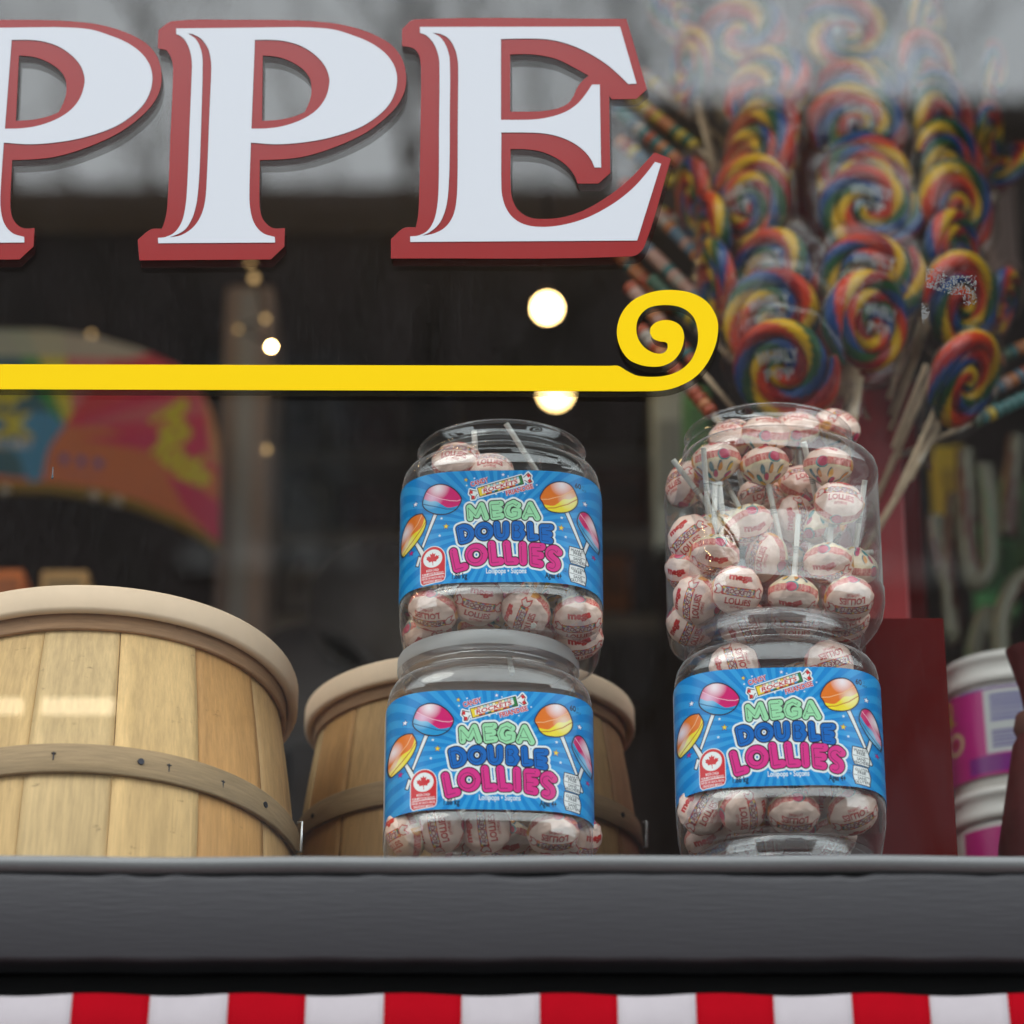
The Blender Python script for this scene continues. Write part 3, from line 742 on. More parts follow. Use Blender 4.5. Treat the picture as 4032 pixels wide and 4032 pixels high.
    for k in range(2):
        sg = -1 if k == 0 else 1
        tw = [rp(sg * 350, -14), rp(sg * 420, -45), rp(sg * 475, -80), rp(sg * 505, -20), rp(sg * 480, 20), rp(sg * 495, 75), rp(sg * 445, 85), rp(sg * 400, 30), rp(sg * 350, 16)]
        c.stroke(tw + [tw[0]], 26, (240, 240, 240)); c.poly(tw, (240, 240, 240), outline=(6, (30, 30, 30)))
        c.poly([rp(sg * 440, -50), rp(sg * 480, -70), rp(sg * 500, -18), rp(sg * 455, -5)], (215, 40, 45)); c.poly([rp(sg * 430, 40), rp(sg * 470, 15), rp(sg * 490, 70), rp(sg * 450, 78)], (215, 40, 45))
    body = [rp(-360, -72), rp(360, -72), rp(360, 72), rp(-360, 72)]
    c.stroke(body + [body[0]], 22, (240, 240, 240)); c.poly(body, (236, 232, 225))
    colsA = [(240, 190, 60), (235, 170, 165), (245, 235, 180), (170, 215, 215), (240, 200, 190), (170, 215, 230), (250, 240, 190)]
    colsB = [(245, 190, 60), (190, 35, 40), (230, 130, 40), (35, 140, 200), (40, 120, 60), (245, 190, 60), (190, 35, 40), (230, 130, 40)]
    for i in range(13):
        u0 = -300 + i * 48
        c.poly([rp(u0, -72), rp(u0 + 48, -72), rp(u0 + 48, -34), rp(u0, -34)], colsA[i % 7], outline=(3, (60, 60, 60)))
        c.poly([rp(u0, 34), rp(u0 + 48, 34), rp(u0 + 48, 72), rp(u0, 72)], colsB[i % 8], outline=(3, (60, 60, 60)))
    c.poly([rp(-360, -72), rp(-300, -72), rp(-300, 72), rp(-360, 72)], (246, 214, 60)); c.poly([rp(315, -72), rp(360, -72), rp(360, 72), rp(315, 72)], (45, 130, 70))
    c.poly([rp(-300, -36), rp(312, -36), rp(300, 40), rp(-310, 40)], (244, 236, 232))
    c.stroke(body + [body[0]], 6, (30, 30, 30))
    c.text('ROCKETS', *rp(0, 2), 62, (200, 32, 44), width=560, ang=an, bold=0.03, shear=0.25)
    c.text('CANDY', 1308, 268, 78, (205, 40, 50), width=290, ang=an, bold=0.03, halo=(0.05, (240, 225, 228)))
    c.text('FRIANDISE', 1938, 395, 76, (205, 40, 50), width=440, ang=an, bold=0.03, halo=(0.05, (240, 225, 228)))
    # bubble lettering
    def arc(cx, cy, r, a0, a1, n=14, ry=None): return [(cx + r * math.cos(R_(a0 + (a1 - a0) * i / n)), cy + (ry or r) * math.sin(R_(a0 + (a1 - a0) * i / n))) for i in range(n + 1)]
    words = [
        ((160, 222, 172), 44, [
            [[(1165, 845), (1152, 672), (1268, 800), (1342, 640), (1412, 838)]],
            [[(1640, 618), (1508, 626), (1532, 832), (1655, 815)], [(1520, 722), (1628, 716)]],
            [[(B + 372, 645), (B + 300, 606), (B + 225, 640), (B + 190, 720), (B + 215, 800), (B + 290, 834), (B + 372, 808), (B + 380, 742), (B + 310, 738)]],
            [[(B + 478, 832), (B + 560, 632), (B + 670, 842)], [(B + 520, 775), (B + 630, 772)]]]),
        ((0, 104, 190), 46, [
            [smooth_poly([(995, 1005), (1075, 985), (1150, 1020), (1182, 1095), (1150, 1165), (1085, 1195), (1035, 1205)], 50, 3) + [(995, 1005)]],
            [arc(1383, 1058, 96, 0, 360, 22)],
            [[(1580, 948), (1592, 1085)] + arc(1660, 1085, 68, 180, 0, 8) [::1] + [(1726, 948)]],
            [[(B + 385, 1040), (B + 335, 1045), (B + 322, 950), (B + 390, 952), (B + 418, 995), (B + 385, 1040), (B + 435, 1098), (B + 400, 1155), (B + 325, 1152), (B + 322, 950)]],
            [[(B + 555, 955), (B + 566, 1165), (B + 648, 1155)]],
            [[(B + 878, 985), (B + 750, 990), (B + 762, 1192), (B + 868, 1200)], [(B + 755, 1090), (B + 858, 1098)]]]),
        ((224, 48, 138), 56, [
            [[(905, 1368), (962, 1638), (1082, 1608)]],
            [arc(1265, 1425, 116, 0, 360, 24)],
            [[(1502, 1266), (1530, 1545), (1640, 1532)]],
            [[(1745, 1262), (1768, 1540), (1868, 1530)]],
            [[(B + 440 - 1 , 1282), (B + 450, 1540)]] if False else [[(B + 188, 1264), (B + 216, 1532), (B + 325, 1530)]],
            [[(B + 440, 1280), (B + 450, 1540)]],
            [[(B + 740, 1302), (B + 602, 1300), (B + 612, 1556), (B + 710, 1572)], [(B + 605, 1432), (B + 715, 1438)]],
            [smooth_poly([(B + 1002, 1372), (B + 940, 1325), (B + 868, 1352), (B + 858, 1420), (B + 905, 1472), (B + 962, 1520), (B + 972, 1580), (B + 925, 1622), (B + 845, 1592)], 70, 3)[:-3]]])]
    # third word has L O L L I E S: keep seven glyphs
    w3 = words[2][2]
    w3[3] = [[(B + 188, 1264), (B + 216, 1532), (B + 325, 1530)]]; del w3[4]
    for lay in range(2):
        for col, r, gl in words:
            for gph in gl:
                for st in gph:
                    if lay == 0: c.stroke(st, r + 50, (236, 240, 240))
        if lay == 1:
            for col, r, gl in words:
                for gph in gl:
                    for st in gph: c.stroke(st, r + 21, (26, 22, 30))
    for x, y, q in ((1265, 1425, 56), (1383, 1058, 50)): c.ell(x, y, q, q, (240, 240, 240)); c.ell(x, y, q * .45, q * .6, (10, 125, 195))
    for x, y, q in ((1265, 1425, 56), (1383, 1058, 50)):
        c.stroke(arc(x, y, q, 0, 360, 24), 7, (26, 22, 30))
    for col, r, gl in words:
        for gph in gl:
            for st in gph: c.stroke(st, r + 4, col)
    for x, y, q in ((1265, 1425, 56), (1383, 1058, 48)): c.ell(x, y, q + 12, q + 12, (26, 22, 30)); c.ell(x, y, q - 16, q - 12, (240, 240, 240)); c.ell(x, y, (q - 16) * .45, (q - 16) * .6, (10, 125, 195))
    c.poly([(1062, 1075), (1120, 1090), (1118, 1140), (1085, 1165)], (26, 22, 30)); c.poly([(1075, 1090), (1103, 1098), (1103, 1125), (1085, 1140)], (240, 240, 240))
    for col, r, gl in words:
        for gph in gl:
            for st in gph:
                q = [(x - .42 * r, y + .22 * r) for x, y in st]
                c.stroke(q, 3.8, (20, 25, 40))
                c.ell(q[0][0] + r * .1, q[0][1] - r * .55, 9, 9, (20, 25, 40))
    c.text('TM', B + 1105, 1622, 26, (20, 25, 40), width=52); c.text('MC', B + 1108, 1658, 26, (20, 25, 40), width=56)
    c.text('Lollipops \u2022 Su\u00e7ons', 1730, 1692, 82, (238, 238, 238), width=630, bold=0.02)
    c.text('1.86 kg', 1005, 1762, 92, (15, 25, 45), width=240, bold=0.03); c.text('Ages 4+', B + 918, 1758, 92, (15, 25, 45), width=262, bold=0.03)
    c.text('60', B + 1315, 262, 84, (20, 25, 40), width=98, bold=0.03); c.text('CT', B + 1398, 250, 34, (20, 25, 40), width=36); c.text('MCX', B + 1412, 308, 36, (20, 25, 40), width=68)
    # maple leaf badge
    bd = [(390, 1440)] + arc(582, 1450, 192, 180, 360, 18) + [(775, 1740), (760, 1790), (720, 1810), (430, 1835), (400, 1800), (392, 1740)]
    c.stroke(bd + [bd[0]], 12, (235, 235, 235)); c.poly(bd, (214, 34, 44)); c.ell(580, 1440, 152, 142, (240, 240, 240))
    half = [(0, -98), (16, -66), (44, -78), (36, -24), (66, -50), (72, -34), (100, -38), (92, -10), (104, -2), (60, 36), (64, 54), (8, 48), (10, 62)]
    leaf = [(578 + x, 1440 + y) for x, y in half] + [(578 - x, 1440 + y) for x, y in half[::-1]]
    c.poly(leaf, (214, 34, 44)); c.stroke([(580, 1480), (583, 1545)], 5, (214, 34, 44))
    for t, y, w in (('MADE IN CANADA', 1625, 200), ('FROM IMPORTED INGREDIENTS', 1678, 345), ('FABRIQU\u00c9 AU CANADA \u00c0 PARTIR', 1742, 355), ('D\u2019INGR\u00c9DIENTS IMPORT\u00c9S', 1792, 300)):
        c.text(t, 580, y, 38, (245, 235, 235), width=w, bold=0.01)
    c.stroke([(410, 1712), (760, 1698)], 5, (245, 235, 235))
    for y0, y1, ls in ((1252, 1532, ('PEANUT', 'FREE', 'SANS', 'ARACHIDES')), (1536, 1822, ('GLUTEN', 'FREE', 'SANS', 'GLUTEN'))):
        bx = [(B + 1172, y0), (B + 1395, y0 + 12), (B + 1432, (y0 + y1) / 2), (B + 1415, y1), (B + 1190, y1 - 18), (B + 1158, (y0 + y1) / 2)]
        c.poly(smooth_poly(bx, 60), (236, 236, 236), outline=(7, (30, 35, 45)))
        ym = (y0 + y1) / 2; c.stroke([(B + 1175, ym - 10), (B + 1412, ym + 12)], 4, (30, 35, 45))
        ws = (205, 130, 135, 225)
        for i, (t, dy) in enumerate(zip(ls, (-88, -42, 40, 90))):
            c.text(t, B + 1298, ym + dy, 44, (30, 35, 45), width=ws[i], bold=0.02)
    # pale nutrition panel round the side
    for sx in (-1, 1):
        x0, x1 = (-420, 8) if sx < 0 else (3262, 3660)
        c.poly([(x0, 60), (x1, 60), (x1, 1880), (x0, 1880)], (205, 200, 198))
        for k in range(34):
            y = 150 + k * 50
            c.stroke([(x0 + 30, y), (x1 - 40, y)], 7, (120, 115, 120), .8)
    c.blur(1)
    return c

# printed wrapper of the round lollipops: front face, side band, back
RED = (208, 30, 24)
def paint_face():
    c = Canvas(-1.05, -1.05, 1.05, 1.05, 0.0075, (255, 220, 202))
    c.text('mega', 0.02, -.56, .27, RED, width=1.0, bold=.06)
    for sg in (-1, 1):
        tw = [(sg * .70, -.10), (sg * .86, -.26), (sg * .98, -.14), (sg * .90, -.02), (sg * .98, .16), (sg * .82, .16), (sg * .70, .06)]
        c.poly(tw, (246, 226, 214), outline=(.022, RED))
    c.poly([(-.70, -.19), (.70, -.19), (.70, .15), (-.70, .15)], (60, 90, 110))
    cols = [(236, 200, 60), (60, 130, 80), (60, 110, 180), (200, 60, 60), (225, 150, 60), (120, 160, 190)]
    for i in range(14):
        x = -.70 + i * .1
        c.poly([(x, -.19), (x + .1, -.19), (x + .1, -.08), (x, -.08)], cols[i % 6]); c.poly([(x, .04), (x + .1, .04), (x + .1, .15), (x, .15)], cols[(i + 3) % 6])
    c.poly([(-.60, -.13), (.62, -.13), (.58, .10), (-.64, .10)], (240, 214, 200))
    c.text('ROCKETS', 0, -.015, .19, (150, 36, 60), width=1.1, bold=.04, shear=.2)
    c.stroke([(-.70, -.19), (.70, -.19), (.70, .15), (-.70, .15), (-.70, -.19)], .018, RED)
    c.text('LOLLiES', .02, .40, .27, RED, width=1.1, bold=.035)
    c.text('original', .0, .66, .15, RED, width=.56, bold=.02)
    c.blur(1); return c
def paint_band():
    c = Canvas(0, -1, 12.57, 1, 0.012, (255, 222, 202))
    c.poly([(0, .1), (12.57, .1), (12.57, 1), (0, 1)], (248, 228, 188))
    for k in range(4):
        x = k * 3.142
        c.poly([(x + .25, -.7), (x + 2.6, -.7), (x + 2.6, .45), (x + .25, .45)], (250, 190, 172))
        for j in range(5): c.text('LOLLIPOP SUCON' if j == 1 else 'lollipop sucon original mega lollies', x + 1.45, -.55 + j * .24, .2 if j != 1 else .26, RED, width=2.3, bold=.05)
        c.ell(x + 2.98, .1 , .55, .95, (225, 130, 40) if k % 2 else (60, 150, 150)); c.ell(x + 3.02, .0 , .46, .8, (236, 160, 50) if k % 2 else (206, 50, 90))
    c.blur(1); return c
def paint_back():
    c = Canvas(-1.05, -1.05, 1.05, 1.05, 0.012, (246, 226, 196)); rnd = random.Random(4)
    for ring, n in ((.84, 10), (.54, 7), (.26, 4)):
        for i in range(n):
            a = 2 * math.pi * (i + rnd.random() * .5) / n; x, y = ring * math.cos(a), ring * math.sin(a)
            cc = rnd.choice([(232, 150, 40), (60, 150, 155), (206, 50, 100), (70, 130, 150), (240, 190, 60)])
            c.ell(x + .03, y + .03, .19, .115, (60, 110, 125), a + .3); c.ell(x, y, .18, .10, cc, a + .3)
    c.blur(1); return c

HR = 0.0207
hprof = [(r, z * 1.13) for r, z in [(0.0, .0128), (.004, .0126), (.008, .0119), (.012, .0105), (.0155, .0084), (.018, .0062), (.0197, .0040), (.0205, .0022), (.0207, 0), (.0206, -.0022), (.0200, -.0044), (.0188, -.0064), (.0165, -.0086), (.0135, -.0108), (.0100, -.0130), (.0065, -.0148), (.0040, -.0160), (0.0, -.0164)]]
def make_head(seed=0):
    q = [];
    for (a, b), (c, d) in zip(hprof[:-1], hprof[1:]):
        for k in range(6): q.append((a + (c - a) * k / 6, b + (d - b) * k / 6))
    q.append(hprof[-1]); q[0] = (1e-5, hprof[0][1]); q[-1] = (1e-5, hprof[-1][1])
    n = 200; pr = np.array(q); k = len(pr)
    a = np.arange(n) * 2 * math.pi / n
    rr = np.repeat(pr[:, 0], n); zz = np.repeat(pr[:, 1], n); aa = np.tile(a, k)
    wr = 1 + (0.016 * np.sin(aa * 7 + zz * 300 + seed) + .012 * np.sin(aa * 13 - zz * 500 + 2 * seed)) * np.clip(rr / HR, 0, 1) * (zz < .008)
    zz0 = zz; zz = zz + .0004 * np.sin(rr * 700 + 3 * aa + seed) * np.clip(rr / HR, 0, 1)
    X = rr * np.cos(aa) * wr; Y = rr * np.sin(aa) * wr
    fc, bc, kc = ARTS
    cf = fc.sample(X / .0192, -Y / .0192)
    cb = bc.sample((aa / (2 * math.pi)) * 12.56, np.clip((.0047 - zz0) / .0103 * 2 - 1, -1, 1) * .98)
    ck = kc.sample(X / .0188, Y / .0188)
    C = np.where((zz0 > .0047)[:, None], cf, np.where((zz0 > -.0056)[:, None], cb, ck))
    Fc = [(i * n + j, i * n + (j + 1) % n, (i + 1) * n + (j + 1) % n, (i + 1) * n + j)[::-1] for i in range(k - 1) for j in range(n)]
    return np.stack([X, Y, zz], 1), Fc, C
ARTS = paint_face(), paint_band(), paint_back()
hV, hF, hC = make_head()
HEADS = []
for sd in (1, 2, 3):
    o = mesh_obj('candy_head', *make_head(sd)[:2], M['wrapper'], None, True, make_head(sd)[2]); HEADS.append(o.data); bpy.data.objects.remove(o)
M['twist'] = M['cello']
proto = empty('lollipop', (0, 0, -50))
mesh_obj('candy_head', hV, hF, M['wrapper'], proto, True, hC)
m = MB(); zz = [-.0155, -.030, -.031, -.038, -.0385, -.0395, -.040, -.041, -.0415, -.043, -.0435, -.045, -.074]
V = []; C = []
m.lathe([(.0023, z) for z in zz], 10)
wc, bk = lin((226, 222, 212)), lin((120, 116, 112))
C = []
for i, z in enumerate(zz): C += [bk if i in (4, 6, 8, 10) else wc] * 10
mesh_obj('stick', m.V, m.F, M['stick'], proto, False, np.array(C))
m = MB(); V = []; n = 18
rows = [(.0060, -.0148), (.0042, -.0172), (.0033, -.0195), (.0031, -.022), (.0040, -.026), (.0062, -.030), (.0082, -.033)]
for i, (r, z) in enumerate(rows):
    for j in range(n):
        a = 2 * math.pi * j / n + i * .18; q = r * (1 + (.26 if j % 2 else -.2) * (0.3 + i / 9))
        V.append((q * math.cos(a), q * math.sin(a), z + (.0018 * math.sin(a * 3) if i == 6 else 0)))
Fc = [(i * n + j, i * n + (j + 1) % n, (i + 1) * n + (j + 1) % n, (i + 1) * n + j) for i in range(len(rows) - 1) for j in range(n)]
mesh_obj('wrapper_twist', V, Fc, M['cello'], proto, True)
KIDS['lollipop'] = [o for o in COL.objects if o.parent == proto]
first_used = [False]
def lollipop(loc, face, roll, label, group, scale=1.0):
    if not first_used[0]: r = proto; first_used[0] = True
    else:
        r = proto.copy(); COL.objects.link(r)
        for ch in KIDS['lollipop']:
            c = ch.copy(); COL.objects.link(c); c.parent = r
            if ch.name == 'candy_head': c.data = random.choice(HEADS)
    z = (RIGHT * face[0] + UP * face[1] + TOW * face[2]).normalized()
    u = UP - z * UP.dot(z)
    if u.length < .15: u = TOW * (-1 if face[1] > 0 else 1); u = u - z * u.dot(z)
    u.normalize(); x = u.cross(z)
    a = R_(roll); y2 = u * math.cos(a) + x * -math.sin(a); x2 = y2.cross(z)
    Mx = Matrix((x2, y2, z)).transposed().to_4x4()
    r.matrix_world = Matrix.Translation(loc) @ Mx @ Matrix.Scale(scale, 4)
    tag(r, label, 'lollipop', group)
    return r

# ------------------------------------------------------------------ jars
JA, JN = 0.0835, 3.5
def se(t, a, n):
    c, s = math.cos(t), math.sin(t)
    return (a * math.copysign(abs(c) ** (2 / n), c), a * math.copysign(abs(s) ** (2 / n), s))
jprof = [(1e-4, .006, 2), (.045, .0055, 2.2), (.062, .0035, 2.8), (.068, .0005, 3.0), (.0735, .0012, 3.3), (.0785, .0045, 3.5), (.0815, .0105, 3.5), (.0835, .022, 3.5), (.0838, .034, 3.5), (.0830, .0345, 3.5), (.0830, .1355, 3.5), (.0836, .136, 3.5), (.0832, .142, 3.5), (.0818, .149, 3.4), (.079, .156, 3.0), (.0755, .1615, 2.5), (.0722, .1648, 2.1), (.0702, .1665, 2), (.0698, .169, 2), (.0722, .1705, 2), (.0726, .1722, 2), (.0705, .1738, 2), (.0698, .176, 2), (.0698, .182, 2), (.0706, .1842, 2), (.0712, .1855, 2), (.0702, .1868, 2), (.0680, .1866, 2), (.0672, .184, 2)]
def jar_mesh():
    n = 96; V = []
    for a, z, e in jprof:
        for j in range(n):
            t = 2 * math.pi * (j + .5) / n
            x, y = se(t, a, e)
            V.append((x, y, z))
    Fc = [(i * n + j, i * n + (j + 1) % n, (i + 1) * n + (j + 1) % n, (i + 1) * n + j) for i in range(len(jprof) - 1) for j in range(n)]
    return V, Fc
# arc length along the rounded-square section, s = 0 at the front (-y), +s towards +x
tt = np.linspace(-math.pi, math.pi, 4001)
sxy = np.array([se(t, JA, JN) for t in tt - math.pi / 2])
ds = np.concatenate([[0], np.cumsum(np.hypot(*np.diff(sxy, axis=0).T))]); ds -= ds[2000]
SQ = float(np.interp(math.pi / 2, tt, ds))
def label_mesh():
    art = paint_label()
    nc, nr = 900, 270; smax = SQ * 1.32
    s = np.linspace(-smax, smax, nc); h = np.linspace(0, .0985, nr)
    t = np.interp(s, ds, tt)
    off = 1 + .0009 / JA
    x = np.interp(t, tt, sxy[:, 0]) * off; y = np.interp(t, tt, sxy[:, 1]) * off
    xn = np.clip(np.interp(t, tt, sxy[:, 0]) / JA, -1, 1)
    XA = AXC + AHW * xn
    XA = np.where(np.abs(s) > SQ, AXC + np.sign(s) * (AHW + (np.abs(s) - SQ) * 19281), XA)
    Xg = np.tile(XA, nr); YA = 85 + np.repeat(h, nc) * 18000
    C = art.sample(Xg, YA)
    V = np.stack([np.tile(x, nr), np.tile(y, nr), .1335 - np.repeat(h, nc)], 1)
    j, i = np.meshgrid(np.arange(nc - 1), np.arange(nr - 1))
    b = (i * nc + j).ravel()
    Fc = np.stack([b, b + nc, b + nc + 1, b + 1], 1)
    me = bpy.data.meshes.new('label')
    me.vertices.add(len(V)); me.vertices.foreach_set('co', V.ravel().astype(np.float32))
    nf = len(Fc); me.loops.add(nf * 4); me.loops.foreach_set('vertex_index', Fc.ravel().astype(np.int32))
    me.polygons.add(nf); me.polygons.foreach_set('loop_start', (np.arange(nf) * 4).astype(np.int32))
    me.update(calc_edges=True)
    me.polygons.foreach_set('use_smooth', np.ones(nf, dtype=bool))
    at = me.color_attributes.new('Col', 'FLOAT_COLOR', 'POINT')
    a = np.ones((len(V), 4), dtype=np.float32); a[:, :3] = C; at.data.foreach_set('color', a.ravel())
    me.materials.append(M['print']); me.validate()
    return me
LABEL_ME = label_mesh()
jV, jF = jar_mesh()
JAR_ME = None
def lid_mesh(flare):
    m = MB(); r = .0742
    m.lathe([(r + .0004, .1775), (r + .0008, .1785), (r + .0006, .1880), (r - .0004, .1900), (r - .003, .1908), (r - .006, .1900), (.0665, .1860), (.064, .1835), (1e-4, .1835)], 96, cap=False)
    return m
def jar(loc, rot, lid, label, has_label=True):
    global JAR_ME
    e = empty('candy_jar', loc, label, 'jar', 'plastic jars of lollipops stacked in the window'); e.rotation_euler[2] = rot
    if JAR_ME is None:
        o = mesh_obj('jar_body', jV, jF, M['jar'], e, True); JAR_ME = o.data
    else:
        o = bpy.data.objects.new('jar_body', JAR_ME); COL.objects.link(o); o.parent = e
    if has_label:
        l = bpy.data.objects.new('label', LABEL_ME); COL.objects.link(l); l.parent = e
    if lid: lid_mesh(0).build('lid', M[lid], e, True)
    return e
JY = 0.07 + JA
def jx(px, py): return P(px, py, JY).x
ZLL, ZUL, ZLR, ZUR = 2.1990, 2.3902, 2.2185, 2.4045
XLL, XUL, XLR, XUR = jx(1922, 2900), jx(1975, 2080), jx(3062, 2900), jx(3036, 2080)
jar((XLL, JY, ZLL), R_(3), 'frosted_lid', 'clear jar with blue label and milky lid, in front of the small wooden basket')
jar((XUL, JY, ZUL), R_(-1), None, 'open clear jar with blue label, stacked on the milky lid above the small basket')
jar((XLR, JY, ZLR), R_(-4), 'clear_lid', 'clear jar with blue label and film-wrapped lid, standing beside the dark red box')
jar((XUR, JY - .002, ZUR), R_(12), None, 'open clear jar showing its lollipops with no label in view, top of its stack', False)
jar((XLL + .005, JY, ZLL - .1908), R_(20), 'frosted_lid', 'milky lid of the lowest jar, showing over the ledge under a blue-labelled jar', False)
jar((XLR + .001, JY, ZLR - .1908), R_(40), 'clear_lid', 'lowest jar with film-wrapped lid, only its lid showing over the ledge beside the red box', False)

# lollipops: (sheet x, sheet y) in the photograph, depth behind the jar's front, facing (right, up, towards us), roll, what it looks like
def put(conv, base_y, rows, group, where):
    for (x, y, d, f, roll, txt) in rows:
        p = P(*conv(x, y), base_y + d)
        lollipop(p, f, roll, txt.replace('@', where), group)
C_UR = lambda x, y: (2550 + x / 1.932, 1550 + y / 1.932)
C_LR = lambda x, y: (2550 + x / 1.932, 2400 + y / 1.932)
C_UL = lambda x, y: (1450 + x / 1.84, 1600 + y / 1.84)
C_LL = lambda x, y: (1450 + x / 1.84, 2450 + y / 1.84)
FY = 0.07
GU, GL, GM, GB = 'lollipops in the open jar without a front label', 'lollipops in the open blue labelled jar', 'lollipops in the film-lidded jar', 'lollipops in the milky-lidded jar'
put(C_UR, FY, [
    (680, 1500, .022, (.04, -.08, 1), -8, 'pink lollipop facing out with its red lettering upright, bottom row of @'),
    (1105, 1545, .026, (-.10, -.88, .42), 0, 'lollipop with stick straight up, beside the upright lettered one of @'),
    (1530, 1570, .034, (.12, -.55, .8), 182, 'lollipop with upside-down lettering near the red post, bottom row of @'),
    (372, 1570, .040, (-.58, -.25, .78), 72, 'lollipop with lettering running upwards, bottom row end farthest from the post, @'),
    (1375, 1300, .030, (-.12, -.78, .62), 12, 'lollipop with gathered wrapper on top, second row by the post, @'),
    (900, 1245, .052, (-.80, .05, .6), 75, 'lollipop seen on its edge in the middle of @'),
    (505, 1235, .030, (-.05, -.80, .6), -12, 'lollipop showing its band, resting above the upright lettered one of @'),
    (335, 1110, .036, (-.48, .10, .87), 42, 'lollipop with slanted lettering against the wall of @, second row'),
    (770, 1005, .046, (.34, -.72, .55), 25, 'tilted lollipop with orange dot and twist pointing up, third row of @'),
    (520, 510, .046, (-.10, .90, -.26), 0, 'head-up lollipop with dotted underside, top row end away from the post, @'),
    (885, 540, .046, (-.16, .86, -.30), 0, 'lollipop with speckled underside and hanging stick, top row centre of @'),
    (1375, 540, .040, (.04, .90, -.14), 0, 'lollipop with dotted underside, top row by the red post, @'),
    (1110, 960, .068, (.45, .05, .75), 90, 'lollipop with sideways lettering behind the crossing sticks in @'),
    (1455, 830, .030, (.06, .62, .55), -10, 'cream and red banded lollipop under the top row near the post, @'),
    (310, 1370, .050, (-.5, -.6, .5), 0, 'lollipop half hidden at the side wall between two lettered ones in @'),
    (285, 690, .070, (-.8, .35, .35), 30, 'small visible edge of a lollipop at the upper side wall of @'),
    (870, 800, .085, (0, .5, .6), 10, 'dim pink lollipop behind the centre hanging stick of @'),
    (1180, 690, .080, (.1, .7, .4), 0, 'dim lollipop behind the two crossed sticks in @'),
    (900, 300, .075, (.1, .95, .1), 0, 'lollipop lying flat on the heap inside the neck of @'),
    (1130, 265, .105, (-.1, .9, .25), 20, 'pale lollipop with orange dot in the open mouth of @'),
    (1445, 250, .135, (.35, .85, .2), 0, 'lollipop peeping over the far rim of @'),
    (640, 330, .100, (-.2, .85, .3), 0, 'lollipop in the neck of @, behind the glints of the string lights'),
    (475, 1080, .060, (.08, -.95, -.12), 0, 'lollipop under a tall stick that leans on the wall of @'),
    (600, 1040, .066, (.55, -.72, -.05), 0, 'lollipop whose long stick pokes up towards the upper wall of @'),
    (1330, 1010, .070, (.22, -.9, -.22), 0, 'lollipop with stick rising steeply behind the banded one in @'),
    (1560, 1330, .060, (-.12, -.95, -.1), 0, 'lollipop with upright stick at the wall by the red post in @'),
    (1060, 1290, .09, (-.95, -.12, .1), 0, 'lollipop with its stick lying level towards the red post in @'),
    (1130, 1700, .05, (0, -.4, .8), 0, 'lollipop under the front row, seen through the bottom of @'),
    (720, 1740, .055, (.2, -.5, .8), 120, 'lollipop below the upright lettered one, seen through the bottom of @'),
    (1500, 1730, .06, (.2, -.6, .8), 200, 'lollipop near the red box, seen through the bottom of @'),
    (330, 1760, .065, (-.3, -.6, .7), 60, 'lollipop at the far bottom corner, seen through the bottom of @')], GU, 'the unlabelled jar')
put(C_LR, FY, [
    (425, 1520, .036, (-.28, .12, .95), 62, 'lollipop with tilted mega lettering under the blue label edge in @'),
    (735, 1515, .026, (.45, -.38, .8), -72, 'lollipop with sideways lettering, below the maple leaf badge of @'),
    (1110, 1555, .026, (.0, -.72, .7), 178, 'lollipop with gathered top, under the centre of the label of @'),
    (1560, 1545, .032, (.25, -.50, .8), 205, 'lollipop with upside-down lettering beside the red box in @'),
    (1370, 1425, .062, (.3, -.1, .8), 90, 'lollipop tucked behind the two front ones near the red box in @'),
    (930, 1440, .070, (-.2, -.5, .7), 0, 'dim lollipop behind the front row under the label of @'),
    (660, 440, .050, (-.2, .35, .85), 110, 'lollipop with a colourful roll print peeping over the label of @'),
    (1380, 425, .050, (.25, .2, .9), 195, 'lollipop with upside-down lettering peeping over the label of @'),
    (1190, 560, .075, (-.42, -.85, .25), 0, 'lollipop whose white stick leans up under the film-wrapped lid of @'),
    (480, 1760, .07, (0, -.6, .8), 30, 'lollipop at the bottom of @, end away from the red box'),
    (860, 1760, .09, (0, -.6, .8), 100, 'lollipop seen through the middle of the bottom of @'),
    (1400, 1750, .07, (.2, -.6, .8), 250, 'lollipop seen through the bottom of @ next to the red box')], GM, 'the film-lidded jar')
